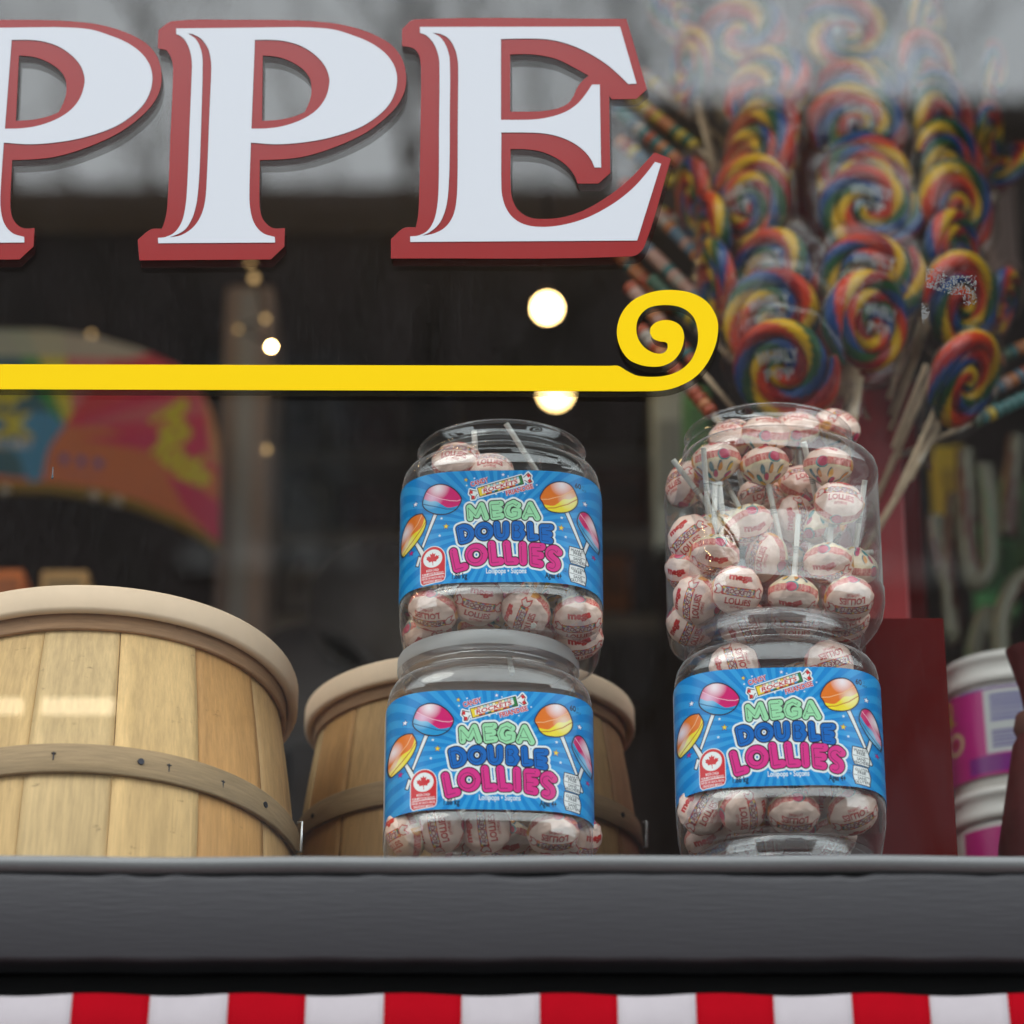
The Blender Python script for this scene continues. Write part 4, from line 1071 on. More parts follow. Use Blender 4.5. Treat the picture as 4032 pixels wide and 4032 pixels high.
put(C_UL, FY, [
    (470, 1480, .030, (-.28, -.72, .66), 172, 'lollipop with red band, front row end of @ nearest the big basket'),
    (800, 1410, .026, (.02, -.30, .95), -12, 'lollipop facing out with tilted red lettering, under the label of @'),
    (1140, 1485, .026, (-.35, -.55, .75), 60, 'lollipop with lettering climbing its face, under the label of @'),
    (1515, 1535, .034, (.1, -.62, .75), 5, 'lollipop with low red lettering, front row end of @'),
    (1260, 1395, .075, (.1, .25, -.9), 0, 'lollipop turned away with its stick end pointing at the window, in @'),
    (1400, 1330, .085, (.05, .3, -.95), 0, 'lollipop turned away with its ringed stick pointing at the window, in @'),
    (420, 1440, .10, (.05, .2, -.97), 0, 'lollipop whose stick end shows at the wall of @'),
    (960, 1500, .08, (-.1, .5, -.6), 0, 'lollipop behind the front row with stick end pointing down, @'),
    (640, 400, .045, (-.1, .75, .5), 0, 'lollipop with an orange dot peeping over the blue label of @'),
    (880, 475, .045, (0, .85, .4), 0, 'pink lollipop top just showing over the label of @'),
    (800, 810, .075, (.05, -.95, .1), 0, 'lollipop behind the label with a short stick sticking up, in @'),
    (1340, 660, .075, (.5, -.78, -.1), 0, 'lollipop with a long stick leaning under the rim of @'),
    (430, 1660, .06, (0, -.8, .5), 60, 'lollipop at the bottom of @, end nearest the big basket'),
    (820, 1650, .09, (0, -.8, .5), 160, 'lollipop on the bottom of @, partly behind the milky lid'),
    (1180, 1670, .06, (0, -.7, .6), 120, 'lollipop on the bottom of @, under the lettering with yellow top'),
    (1520, 1690, .06, (.1, -.7, .6), 10, 'lollipop on the bottom of @ over the small basket')], GL, 'the top blue-labelled jar')
put(C_LL, FY, [
    (270, 1530, .034, (-.85, -.2, .45), 20, 'lollipop on its edge against the wall of @ nearest the big basket'),
    (510, 1490, .026, (-.25, -.08, .95), 100, 'lollipop with lettering running down, first full face under the label of @'),
    (850, 1490, .028, (-.15, .0, .97), 98, 'lollipop with lettering running down, below the middle of the label of @'),
    (1340, 1535, .028, (.05, -.62, .75), 176, 'cream and red banded lollipop with an orange dot at the front of @'),
    (1530, 1590, .062, (.6, -.5, .5), 0, 'lollipop edge with red dot at the wall of @ nearest the film-lidded jar'),
    (1010, 1590, .09, (0, -.7, .5), 0, 'lollipop lying behind the gap in the front row of @'),
    (640, 1640, .08, (.1, -.7, .5), 70, 'lollipop lying behind the two faces with running-down lettering in @')], GB, 'the milky-lidded jar')

# ------------------------------------------------------------------ display platform and wooden baskets
M['platform'] = pmat('platform_boards', (0.10, 0.075, 0.055), 0.6, 0.3, noise=(8, 0.2), stretch=(.2, 1, 1))
pf = empty('display_platform', (0, 0.4, 1.0), 'low wooden display platform inside the window carrying jars and baskets', 'platform')
m = MB(); m.box(-1.7, 1.6, 0.03, 0.95, 1.985, 2.005); at0(m.build('top_board', M['platform'], pf, bevel=.002), pf)
m = MB(); m.box(-1.66, 1.56, 0.15, 0.92, 1.0, 1.985); at0(m.build('base', M['platform'], pf), pf)
rb = empty('riser_board', (XLR, JY, 2.005), 'thin wooden board lifting the jar stack beside the red box', 'board')
m = MB(); m.box(-.09, .09, -.09, .09, 0.0005, 0.0225); m.build('board', M['platform'], rb, bevel=.002)

def basket(loc, rot, tilt, s, seed, label, hoop_dz=0.0, dark=1.0):
    rnd = random.Random(seed)
    e = empty('wooden_basket', loc, label, 'basket', 'wooden stave baskets in the window')
    e.rotation_euler = (R_(tilt), 0, 0); e.scale = (s, s, s)
    rp = [(0, .1495), (-.04, .1560), (-.08, .1625), (-.12, .1682), (-.16, .1728), (-.20, .1757), (-.25, .1772), (-.30, .1765), (-.375, .172)]
    def rad(z):
        return float(np.interp(-z, [-q[0] for q in rp], [q[1] for q in rp]))
    V = []; Fc = []; C = []
    angs = []; a = rot
    while a < rot + 360 - 12:
        w = rnd.uniform(17, 26); angs.append((a, w)); a += w
    k = (rot + 360 - angs[0][0]) / (a - angs[0][0])
    base_cols = [(214, 174, 120), (220, 186, 132), (214, 166, 122), (214, 178, 124), (206, 158, 100), (226, 196, 146), (210, 164, 120)]
    a = rot
    for idx, (q, w) in enumerate(angs):
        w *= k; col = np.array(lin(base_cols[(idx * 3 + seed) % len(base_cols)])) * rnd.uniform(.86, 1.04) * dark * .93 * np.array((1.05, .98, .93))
        nseg, nz = 10, 30; b0 = len(V); dr = rnd.uniform(-.0006, .0008); edge_pale = rnd.random() < .5
        for i in range(nseg + 1):
            f = i / nseg; ang = R_(a + w * (.004 + .992 * f)); half = R_(w / 2)
            flat = 1 - .35 * (1 - math.cos((f - .5) * 2 * half)) * 0
            ed = .0006 if i in (0, nseg) else 0
            for j in range(nz + 1):
                z = -.375 * j / nz; r = rad(z) + dr - ed
                cosr = math.cos(half * .55) / math.cos((f - .5) * 2 * half * .55)
                r *= (.25 * cosr + .75)
                V.append((r * math.sin(ang), -r * math.cos(ang), z))
                cc = col
                if edge_pale and i <= 1: cc = col * 1.12
                C.append(cc)
        for i in range(nseg):
            for j in range(nz): Fc.append((b0 + i * (nz + 1) + j, b0 + i * (nz + 1) + j + 1, b0 + (i + 1) * (nz + 1) + j + 1, b0 + (i + 1) * (nz + 1) + j))
        a += w
    body = mesh_obj('stave_body', V, Fc, M['stave'], e, True, np.array(C))
    sm = body.modifiers.new('thickness', 'SOLIDIFY'); sm.thickness = .006; sm.offset = -1
    m = MB(); m.lathe([(1e-4, -.366), (.168, -.366)], 48, cap=False); m.build('bottom', M['rim_in'], e)
    def ring(pts, name, mat, sub=96):
        n = sub; V = []; kk = len(pts)
        for r, z in pts:
            for j in range(n):
                t = 2 * math.pi * j / n; w = 1 + .0022 * math.sin(2 * t + seed)
                V.append((r * math.sin(t) * w, -r * math.cos(t) * w, z + .0008 * math.sin(3 * t + seed)))
        Fc = [(i * n + j, i * n + (j + 1) % n, ((i + 1) % kk) * n + (j + 1) % n, ((i + 1) % kk) * n + j)[::-1] for i in range(kk) for j in range(n)]
        return mesh_obj(name, V, Fc, mat, e, True)
    def rr(r0, r1, z0, z1, b=.0025):
        return [(r0, z0 - b), (r0, z1 + b), (r0 + b * .3, z1 + b * .3), (r0 + b, z1), (r1 - b, z1), (r1 - b * .3, z1 + b * .3), (r1, z1 + b), (r1, z0 - b), (r1 - b * .3, z0 - b * .3), (r1 - b, z0), (r0 + b, z0), (r0 + b * .3, z0 - b * .3)]
    ring(rr(.1595, .1685, .002, -.0225, .0035), 'rim_hoop', M['rim'])
    ring(rr(.1545, .1590, -.002, -.0345, .0015), 'inner_rim_band', M['rim_in'])
    hz0, hz1 = -.146 + hoop_dz, -.1715 + hoop_dz
    h0, h1 = rad(hz0), rad(hz1)
    hoop = ring([(h0 + .0002, hz0), (h1 + .0002, hz1), (h1 + .0040, hz1 - .0004), (h1 + .0046, hz1 + .001), (h0 + .0046, hz0 - .001), (h0 + .0040, hz0)], 'hoop', M['hoop'])
    zc = (hz0 + hz1) / 2; rc = (h0 + h1) / 2 + .0046
    for ph, sz, dz in ((20.5, .0026, .0005), (60, .0026, .001), (-24, .0026, 0), (-60, .0026, 0)):
        t = R_(ph); n = MB(); n.tube([(rc * .985 * math.sin(t), -rc * .985 * math.cos(t), zc + dz), ((rc + .0012) * math.sin(t), -(rc + .0012) * math.cos(t), zc + dz)], [sz, sz], 12)
        n.build('nail', M['nail'], hoop)
    for ph in (-1.5, 28, 44):
        t = R_(ph); c = Vector((rc * math.sin(t), -rc * math.cos(t), zc)); tx = Vector((math.cos(t), math.sin(t), 0))
        n = MB(); n.tube([c + Vector((0, 0, -.0035)), c + Vector((0, 0, .0035))], .0005, 6); n.tube([c - tx * .0018 + Vector((0, 0, .0025)), c + tx * .0018 + Vector((0, 0, .0025))], .0005, 6)
        n.build('staple_mark', M['nail'], hoop)
    t = R_(80); c = Vector(((rc + .001) * math.sin(t), -(rc + .001) * math.cos(t), zc)); o2 = Vector((math.sin(t), -math.cos(t), 0)) * .004
    n = MB(); n.tube([c + Vector((0, 0, .013)), c + o2 + Vector((0, 0, .0135)), c + o2 + Vector((0, 0, -.0135)), c + Vector((0, 0, -.013))], .0011, 8)
    n.build('wire_staple', M['steel'], hoop, True)
    return e
basket((-.351, .24, 2.4015), -9, -8, 1.0, 5, 'big pale wooden basket with peach rim, broad hoop and dark nails')
XS = P(1850, 2850, .415).x
basket((XS, .415, 2.436), 40, -1, .888, 3, 'small wooden basket with rounded rim, half hidden behind the jars with the blue labels', hoop_dz=.02, dark=.72)  # dark lowers its wood colour for the dimmer light further inside

# ------------------------------------------------------------------ red stand, red box
M['red_wood'] = pmat('red_stand_paint', lin((140, 10, 16)), 0.4, 0.4, noise=(7, .1))
M['red_box'] = pmat('red_box_paint', lin((88, 3, 3)), 0.7, 0.03, noise=(10, .12), bump=(60, .2, .001), stretch=(1, 1, .2))
st = empty('candy_stand', P(3290, 2400, .59), 'tall red stand holding the rainbow swirl lollipops', 'stand')
xa, xb = P(3060, 2000, .53).x, P(3562, 2000, .53).x
zt = P(3300, 1520, .53).z
m = MB(); m.box(xa, xb, .53, .69, 2.006, zt); at0(m.build('column', M['red_wood'], st, bevel=.003), st)
m = MB(); m.box(xa - .012, xb + .012, .518, .702, 2.006, 2.03); at0(m.build('plinth', M['red_wood'], st, bevel=.003), st)
zb = P(3300, 520, .80).z
m = MB(); m.box(P(2930, 1200, .80).x, P(3580, 1200, .80).x,   .80, .82, 2.006, zb); at0(m.build('back_board', M['red_box'], st, bevel=.003), st)
m = MB(); m.box(xa - .006, xb + .006, .524, .696, zt, zt + .012); at0(m.build('cap', M['red_wood'], st, bevel=.003), st)
bx1 = P(3716, 2440, .20).x; bz = P(3700, 2432, .20).z
bo = empty('red_box', (bx1 - .09, .27, 2.006), 'dark red wooden box behind the film-lidded jar', 'box')
m = MB(); m.box(bx1 - .17, bx1, .20, .345, 2.006, bz); at0(m.build('box_body', M['red_box'], bo, bevel=.0015), bo)
m = MB(); m.box(bx1 - .15, bx1 - .02, .22, .325, bz - .004, bz + .0015); at0(m.build('lid', M['red_box'], bo), bo)

# ------------------------------------------------------------------ swirl lollipops
PAL = [lin(c) for c in ((138, 10, 16), (194, 50, 12), (208, 160, 10), (10, 70, 30), (8, 60, 118))]
def swirl_mesh(seed, twist, order):
    nt, nr = 330, 18; turns = 2.8; R0 = .0400; V = []; C = []
    rnd = random.Random(seed); ph = rnd.random()
    for i in range(nt + 1):
        f = i / nt; a = 2 * math.pi * turns * f
        r = R0 * (1 - f) + .0035 * f - .004 * math.sin(math.pi * f) * 0
        tr = (.0078 - .0016 * f) * min(1, .35 + f * 14) * min(1, .4 + (1 - f) * 12)
        cx, cz = r * math.sin(a + math.pi), r * math.cos(a + math.pi)
        for j in range(nr):
            t = 2 * math.pi * j / nr
            q = tr * math.cos(t)
            V.append(((r + q) * math.sin(a + math.pi), tr * 1.05 * math.sin(t), (r + q) * math.cos(a + math.pi)))
            s = (t / (2 * math.pi) + ph + turns * twist * (1 - (1 - f) ** 1.4)) % 1.0
            u = s * 5; k = int(u) % 5; w = u - int(u)
            c0, c1 = np.array(PAL[order[k]]), np.array(PAL[order[(k + 1) % 5]])
            w = min(1, max(0, (w - .86) / .14))
            C.append(c0 * (1 - w) + c1 * w)
    Fc = [(i * nr + j, i * nr + (j + 1) % nr, (i + 1) * nr + (j + 1) % nr, (i + 1) * nr + j) for i in range(nt) for j in range(nr)]
    return V, Fc, np.array(C)
def mesh_only(o):
    me = o.data; bpy.data.objects.remove(o); return me
SW = [mesh_only(mesh_obj('candy_swirl', *swirl_mesh(k, tw, od)[:2], M['swirl'], None, True, swirl_mesh(k, tw, od)[2])) for k, (tw, od) in enumerate(((1.5, (0, 1, 2, 3, 4)), (-1.6, (0, 2, 1, 4, 3)), (1.35, (1, 2, 3, 4, 0)), (1.75, (0, 2, 3, 4, 1))))]
m = MB(); k = 14
for i in range(k + 1): pass
prof = [(  .0500 * math.sin(math.pi * i / k) + 1e-5, -.0135 * math.cos(math.pi * i / k)) for i in range(k + 1)]
m.lathe(prof, 40, cap=False)
wV = [(x * (1 + .03 * math.sin(9 * math.atan2(y, x))), z, y * (1 + .03 * math.sin(9 * math.atan2(y, x)))) for x, y, z in m.V]
g2 = MB(); n = 14
rows = [(.010, -.043), (.0055, -.050), (.004, -.056), (.007, -.064), (.011, -.072)]
for i, (r, z) in enumerate(rows):
    for j in range(n):
        a = 2 * math.pi * j / n; q = r * (1 + (.3 if j % 2 else -.25) * i / 4)
        g2.V.append((q * math.cos(a), q * math.sin(a), z))
g2.F = [(i * n + j, i * n + (j + 1) % n, (i + 1) * n + (j + 1) % n, (i + 1) * n + j) for i in range(len(rows) - 1) for j in range(n)]
off = len(wV)
WRAP_ME = mesh_only(mesh_obj('wrapper', wV + g2.V, list(m.F) + [tuple(q + off for q in f) for f in g2.F], M['cello'], None, True))
tv = []; tf = []
def add_text(t, cx, cz, w, h, bold):
    V, T, sz = text_tris(t, bold); b = len(tv)
    kx, kz = w / sz[0], h / sz[1]
    for x, y in V: tv.append((cx + x * kx, -.0132 + 4.0 * ((cx + x * kx) ** 2 + (cz + y * kz) ** 2), cz + y * kz + 2.5 * (-(x * kx) ** 2) * 2))
    for q in T: tf.append(tuple(int(i) + b for i in q))
add_text('WHIRLY', 0, .0105, .034, .0105, .03); add_text('P', -.0085, -.0035, .0065, .0095, .03); add_text('P', .0085, -.0035, .0065, .0095, .03)
mt = MB()
sp = [(.0052 * (1 - f) * math.cos(9.5 * f), -.0135, -.0035 + .0052 * (1 - f) * math.sin(9.5 * f)) for f in np.linspace(0, .9, 40)]
mt.tube(sp, .00055, 4)
b = len(tv); tv += mt.V; tf += [tuple(i + b for i in f) for f in mt.F]
PRINT_ME = mesh_only(mesh_obj('wrapper_print', tv, tf, pmat('white_print', (.6, .6, .6), .5, .3, trans=.4), None))
m = MB(); m.tube([(0, 0, -.040), (0, 0, -.19)], .0027, 10); STICK_ME = mesh_only(m.build('stick', M['wood_stick'], None, True))
BASE = P(3240, 2450, .53)
def swirl(x, y, rx, ry, ys, Y, k, ph, pr, label, s=1.0):
    Y += .13; c = P(2400 + x / 1.1838, y / 1.1838, Y)
    e = empty('swirl_lollipop', c, label, 'lollipop', 'rainbow swirl lollipops on the red stand')
    dn = (BASE - c).normalized()
    n0 = (TOW - dn * TOW.dot(dn)).normalized()
    yaw = math.acos(min(1, rx / max(rx, ry, 1))) * ys
    nn = (Matrix.Rotation(yaw, 3, dn) @ n0).normalized()
    zz = -dn; yy = -nn; xx = yy.cross(zz).normalized()
    e.matrix_world = Matrix.Translation(c) @ Matrix((xx, yy, zz)).transposed().to_4x4() @ Matrix.Scale(s * 1.26, 4)
    for nm, me in (('candy_swirl', SW[k]), ('wrapper', WRAP_ME), ('stick', STICK_ME)) + ((('wrapper_print', PRINT_ME),) if pr else ()):
        o = bpy.data.objects.new(nm, me); COL.objects.link(o); o.parent = e
        if nm == 'candy_swirl': o.rotation_euler[1] = ph
    return e
for a in [
    (625, 165, 200, 205, 1, .50, 0, 0.4, 0, 'big washed-out spiral lollipop just past the letter E at the top of the pane'),
    (345, 120, 75, 105, -1, .52, 1, 1.0, 0, 'narrow faded swirl lollipop nearest the top corner of the letter E', .85),
    (1100, 175, 235, 235, 1, .48, 2, 2.0, 1, 'large faded lollipop with white lettering at the top of the tall middle row'),
    (1470, 80, 95, 200, -1, .50, 3, 0.6, 0, 'edge-on red and yellow lollipop arc cut by the top of the pane'),
    (720, 430, 185, 205, 1, .46, 3, 2.6, 0, 'pale swirl lollipop with a yellow core directly under the big faded spiral'),
    (1155, 440, 235, 235, -1, .45, 0, 3.4, 0, 'faded lollipop second from the top of the tall middle row'),
    (370, 320, 70, 150, 1, .50, 1, 2.2, 0, 'thin edge-on lollipop slanting beside the upper beaded sticks', .85),
    (1500, 370, 140, 190, -1, .47, 2, 1.2, 0, 'hazy narrow lollipop below the edge-on arc, by the grey upper corner'),
    (1168, 600, 235, 225, 1, .42, 2, 0.9, 1, 'lollipop third from the top of the middle row, where the grey reflection ends'),
    (1545, 570, 145, 195, -1, .44, 0, 1.9, 0, 'lollipop half in the grey reflection, top of the dark side row'),
    (725, 650, 135, 205, 1, .42, 0, 0.2, 0, 'narrow lollipop with yellow arch tucked behind the orange-tipped one'),
    (680, 760, 150, 225, 1, .39, 3, 2.9, 0, 'turned lollipop with orange top between beaded sticks and the middle row'),
    (1170, 850, 240, 225, -1, .385, 1, 2.3, 0, 'lollipop fourth in the middle row, mostly behind the lettered one'),
    (1205, 975, 250, 235, 1, .36, 0, 4.2, 1, 'clear lettered rainbow lollipop at the centre of the tall middle row'),
    (1585, 800, 160, 205, -1, .41, 3, 1.4, 0, 'dark-sided lollipop second in the side row'),
    (1625, 985, 165, 205, -1, .39, 2, 0.3, 0, 'dim blue and yellow lollipop third in the side row'),
    (650, 965, 150, 205, 1, .37, 1, 1.7, 1, 'turned lollipop with crumpled wrapper top and broad yellow edge'),
    (400, 930, 45, 170, 1, .42, 2, 0.8, 0, 'upper one of three thin red edge-on lollipops beside the beaded sticks', .85),
    (480, 1110, 45, 170, 1, .40, 0, 2.5, 0, 'middle one of three thin edge-on lollipops, with a long yellow stripe', .85),
    (500, 1340, 45, 190, 1, .38, 3, 3.3, 0, 'lowest of three thin edge-on lollipops, with blue tip, above the yellow curl', .9),
    (765, 1280, 160, 210, 1, .35, 2, 5.0, 1, 'pale-centred lollipop with yellow and orange rim over the front pair'),
    (1215, 1290, 240, 225, 1, .33, 3, 3.9, 1, 'lettered lollipop right above the front one in the middle row'),
    (1600, 1185, 110, 160, -1, .38, 1, 0.1, 0, 'small bright-edged lollipop just above the torn sticker residue', .85),
    (772, 1480, 195, 210, 1, .32, 0, 5.4, 1, 'rear one of the front pair of lollipops above the label-less jar'),
    (1206, 1515, 190, 240, -1, .30, 1, 0.5, 1, 'front lollipop of the middle row with a broad yellow edge and bare stick'),
    (815, 1712, 205, 228, 1, .27, 2, 4.6, 1, 'tilted lettered lollipop right over the rim of the label-less jar'),
    (1635, 1430, 165, 215, -1, .36, 2, 1.1, 0, 'dim lollipop directly behind the torn sticker residue'),
    (1650, 1785, 150, 250, -1, .33, 0, 0.7, 0, 'dark turned lollipop lowest in the side row, under the sticker residue'),
    (1790, 330, 60, 110, -1, .52, 2, 1.7, 0, 'small hazy lollipop by itself in the grey upper corner of the pane', .6),
    (1770, 620, 70, 130, -1, .50, 3, 0.2, 0, 'small edge-on lollipop on the outer side of the dark side row', .65),
    (1840, 790, 60, 130, 1, .50, 0, 2.2, 0, 'small reddish lollipop farthest out, level with the dark side row', .65),
    (1820, 1420, 60, 120, -1, .42, 1, 0.7, 0, 'small edge-on lollipop at the outer side behind the lowest dark one', .7)]:
    swirl(*a)

# ------------------------------------------------------------------ beaded candy sticks
BP = [lin(c) for c in ((196, 120, 70), (176, 160, 146), (60, 110, 108), (200, 168, 50), (176, 72, 34), (100, 124, 140), (190, 146, 128), (66, 100, 76))]
def beaded(x0, y0, x1, y1, xs_, ys_, Y0, Y1, seed, pal, label, r=.0076):
    Y0 += .12; Y1 += .12; r *= 1.05
    a = P(2400 + x0 / 1.1838, y0 / 1.1838, Y0); b = P(2400 + x1 / 1.1838, y1 / 1.1838, Y1)
    d = (b - a); L = d.length; d.normalize()
    e = empty('beaded_candy_stick', a, label, 'candy stick', 'beaded candy sticks on the red stand')
    e.rotation_mode = 'QUATERNION'; e.rotation_quaternion = d.to_track_quat('Z', 'X')
    rnd = random.Random(seed); nb = max(4, int(L / .0082)); V = []; C = []; n = 12; rows = []
    for i in range(nb):
        cc = np.array(BP[pal[rnd.randrange(len(pal))]])
        for q in range(7):
            f = q / 6; rows.append((L * (i + f) / nb, r * (.74 + .26 * math.sin(math.pi * f)), cc))
    for z, q, cc in rows:
        for j in range(n):
            t = 2 * math.pi * j / n; V.append((q * math.cos(t), q * math.sin(t), z)); C.append(cc)
    k = len(rows); Fc = [(i * n + j, i * n + (j + 1) % n, (i + 1) * n + (j + 1) % n, (i + 1) * n + j) for i in range(k - 1) for j in range(n)]
    Fc.append(tuple(range(n))[::-1]); Fc.append(tuple((k - 1) * n + j for j in range(n)))
    mesh_obj('candy', V, Fc, M['bead'], e, True, np.array(C))
    Ls = ((P(2400 + xs_ / 1.1838, ys_ / 1.1838, Y1) - b).length + .01)
    m = MB(); m.tube([(0, 0, L - .005), (0, 0, L + Ls)], .0026, 8); m.build('stick', M['wood_stick'], e, True)
for a in [
    (150, 340, 398, 545, 560, 665, .55, .53, 1, (1, 6, 3, 1), 'pale yellow beaded stick in the grey reflection, uppermost of the fan'),
    (100, 455, 405, 690, 545, 805, .50, .49, 2, (3, 3, 0, 4, 7), 'beaded stick with fat yellow beads, second in the fan'),
    (20, 500, 420, 840, 510, 940, .47, .46, 3, (0, 5, 1, 4, 2), 'orange and blue-grey beaded stick, third in the fan from the top'),
    (40, 650, 300, 860, 420, 960, .50, .50, 4, (3, 0, 4, 5), 'short dark beaded stick with a yellow tip behind the lower arm of the letter E'),
    (60, 850, 360, 1080, 480, 1190, .52, .50, 5, (3, 2, 4, 1), 'yellow and orange beaded stick behind the lower tip of the letter E'),
    (130, 900, 420, 1200, 520, 1300, .46, .45, 6, (6, 1, 5, 0), 'pinkish beaded stick running beside the thin red lollipops'),
    (120, 1110, 440, 1420, 560, 1530, .45, .43, 7, (6, 1, 2, 5), 'pale beaded stick passing behind the top of the yellow curl'),
    (40, 1180, 300, 1440, 470, 1610, .48, .46, 8, (4, 0, 0, 2, 1), 'orange beaded stick below the bottom corner of the letter E'),
    (90, 1330, 420, 1720, 560, 1880, .42, .40, 9, (0, 2, 6, 4), 'beaded stick seen through the hole of the yellow curl'),
    (140, 1530, 480, 1930, 560, 2020, .40, .38, 10, (4, 0, 4, 1), 'orange beaded stick leaning down to the rim of the label-less jar'),
    (190, 1300, 500, 1600, 610, 1730, .44, .43, 11, (3, 2, 1, 7), 'beaded stick with green and yellow beads crossing the yellow curl'),
    (2050, 1680, 1765, 1830, 1490, 2010, .46, .45, 12, (0, 4, 6, 5), 'orange beaded stick pointing out of the pane, above the candy canes'),
    (2060, 1800, 1690, 1970, 1390, 2200, .42, .41, 13, (3, 2, 7, 4), 'thin green and yellow beaded stick, lower of the two over the candy canes'),
    (2060, 1560, 1790, 1680, 1560, 1800, .50, .49, 14, (2, 5, 0, 7), 'teal beaded stick behind the lowest dark swirl lollipop')]:
    beaded(*a)
# bare sticks of lollipops that lean on the front of the stand
for i, (x0, y0, x1, y1, Y, lb) in enumerate([
    (1475, 1700, 1322, 2090, .36, 'bare wooden stick leaning beside the column, upper one'), (1540, 1860, 1335, 2310, .34, 'long bare wooden stick nearest the pane beside the column'),
    (1440, 1400, 1300, 1860, .38, 'bare wooden stick under the lettered middle lollipops'), (1500, 1440, 1340, 1790, .40, 'bare wooden stick behind the torn sticker residue'),
    (1585, 1880, 1400, 2240, .37, 'bare pale stick just behind the longest one')]):
    Y += .12; a = P(2400 + x0 / 1.1838, y0 / 1.1838, Y); b = P(2400 + x1 / 1.1838, y1 / 1.1838, Y + .02)
    e = empty('wooden_stick', a, lb, 'stick', 'bare wooden sticks by the red column')
    m = MB(); d = b - a; m.tube([(0, 0, 0), d * .02, d * .98, d], [.0022, .0027, .0027, .0022], 10); m.build('stick', M['wood_stick'], e, True)

# ------------------------------------------------------------------ pink tubs, red sack
M['tub'] = pmat('white_tub_plastic', (.62, .58, .54), .4, .4)
def paint_tub():
    c = Canvas(0, 0, 600, 330, 2, (214, 20, 140))
    c.poly([(120, 10), (500, 10), (500, 75), (120, 75)], (140, 20, 140))
    for x, y, r, k1, k2 in ((60, 150, 44, (235, 205, 150), (190, 40, 60)), (520, 190, 60, (230, 120, 170), (70, 90, 190)), (570, 300, 40, (70, 110, 200), (220, 60, 150)), (20, 290, 40, (240, 190, 60), (214, 20, 140))):
        c.ell(x, y, r, r, k1); c.ell(x, y, r * .7, r * .7, (214, 40, 140)); c.ell(x, y, r * .4, r * .4, k2)
    c.star(40, 240, 36, (220, 170, 60))
    c.poly([(190, 80), (350, 80), (350, 320), (190, 320)], (226, 214, 224))
    for k in range(5): c.poly([(210, 100 + k * 14), (330, 100 + k * 14), (330, 108 + k * 14), (210, 108 + k * 14)], (90, 60, 160))
    for k in range(6): c.poly([(210, 200 + k * 18), (330, 200 + k * 18), (330, 210 + k * 18), (210, 210 + k * 18)], (90, 70, 170))
    c.poly([(100, 322), (520, 322), (520, 330), (100, 330)], (120, 90, 170)); c.blur(1)
    return c
def _dull(c): c.A *= np.array((.62, .7, .62)); return c
def paint_tub2():
    c = Canvas(0, 0, 600, 330, 2, (206, 14, 130))
    for x, y, r, q in ((170, 230, 70, (60, 130, 190)), (260, 180, 40, (60, 150, 200)), (280, 260, 36, (236, 190, 70)), (380, 120, 60, (60, 120, 190))):
        c.ell(x, y, r, r, q); c.ell(x, y, r * .74, r * .74, (214, 60, 150)); c.ell(x, y, r * .5, r * .5, q); c.ell(x, y, r * .28, r * .28, (214, 60, 150))
    c.ell(220, 110, 16, 16, (230, 200, 220)); c.blur(1)
    return c
TY = .60; TR = .0745
def tub(cpx, z_top, hgt, art, label, lab0, lab1, ang0, ang1):
    cx = P(cpx, 2900, TY).x
    e = empty('candy_tub', (cx, TY, z_top - hgt), label, 'tub', 'pink labelled candy tubs')
    m = MB(); H = hgt
    m.lathe([(1e-4, 0), (TR - .006, 0), (TR - .004, .003), (TR - .001, H - .034), (TR - .001, H - .002), (TR - .004, H - .002)], 64, cap=False); m.build('tub_body', M['tub'], e, True)
    m = MB(); m.lathe([(TR - .0008, H - .031), (TR + .002, H - .030), (TR + .003, H - .024), (TR + .0015, H - .020), (TR + .0015, H - .009), (TR + .0035, H - .007), (TR + .004, H - .001), (TR + .001, H + .001), (TR - .006, H), (TR - .010, H - .004), (1e-4, H - .004)], 64, cap=False); m.build('lid', M['tub'], e, True)
    V = []; cs = []; n, k = 120, 60
    for i in range(n):
        t = R_(ang0 + (ang1 - ang0) * i / (n - 1))
        for j in range(k):
            z = lab1 + (lab0 - lab1) * (1 - j / (k - 1)); r = TR - .0028 + (z / (H - .034)) * .003 + .0012
            V.append((r * math.sin(t), -r * math.cos(t), z)); cs.append((600 * i / (n - 1), 330 * j / (k - 1)))
    cs = np.array(cs); C = art.sample(cs[:, 0], cs[:, 1])
    Fc = [(i * k + j, i * k + j + 1, (i + 1) * k + j + 1, (i + 1) * k + j) for i in range(n - 1) for j in range(k - 1)]
    mesh_obj('label', V, Fc, M['print'], e, True, C)
zA = P(4010, 2556, TY - TR).z; zB = P(4010, 3085, TY - TR).z
tub(4018, zA, zA - zB - .001, _dull(paint_tub()), 'upper pink tub with white rim and printed barcode panel, stacked beside the red box', .012, zA - zB - .036, -80, 60)
tub(4022, zB, zB - 2.005, _dull(paint_tub2()), 'lower pink tub with blue rings under the barcode tub', .01, zB - 2.005 - .038, -62, 80)
M['red_sack'] = pmat('red_sack_cloth', lin((80, 8, 10)), .6, .3, noise=(30, .2), bump=(25, .6, .004))
sk = empty('red_sack', P(4125, 3380, .36), 'red sack with a beige tie, cut off before the pink tubs', 'sack')
base = P(4135, 3400, .36)
m = MB(); h = P(4080, 2800, .36).z - 2.006
m.lathe([(1e-4, 0), (.045, 0), (.054, .012), (.052, h * .4), (.044, h * .7), (.026, h * .92), (.012, h * .98), (.016, h * 1.05), (.026, h * 1.14)], 28, cap=False)
o = m.build('sack_body', M['red_sack'], sk, True, loc=(base.x - sk.location.x, 0, 2.006 - sk.location.z))
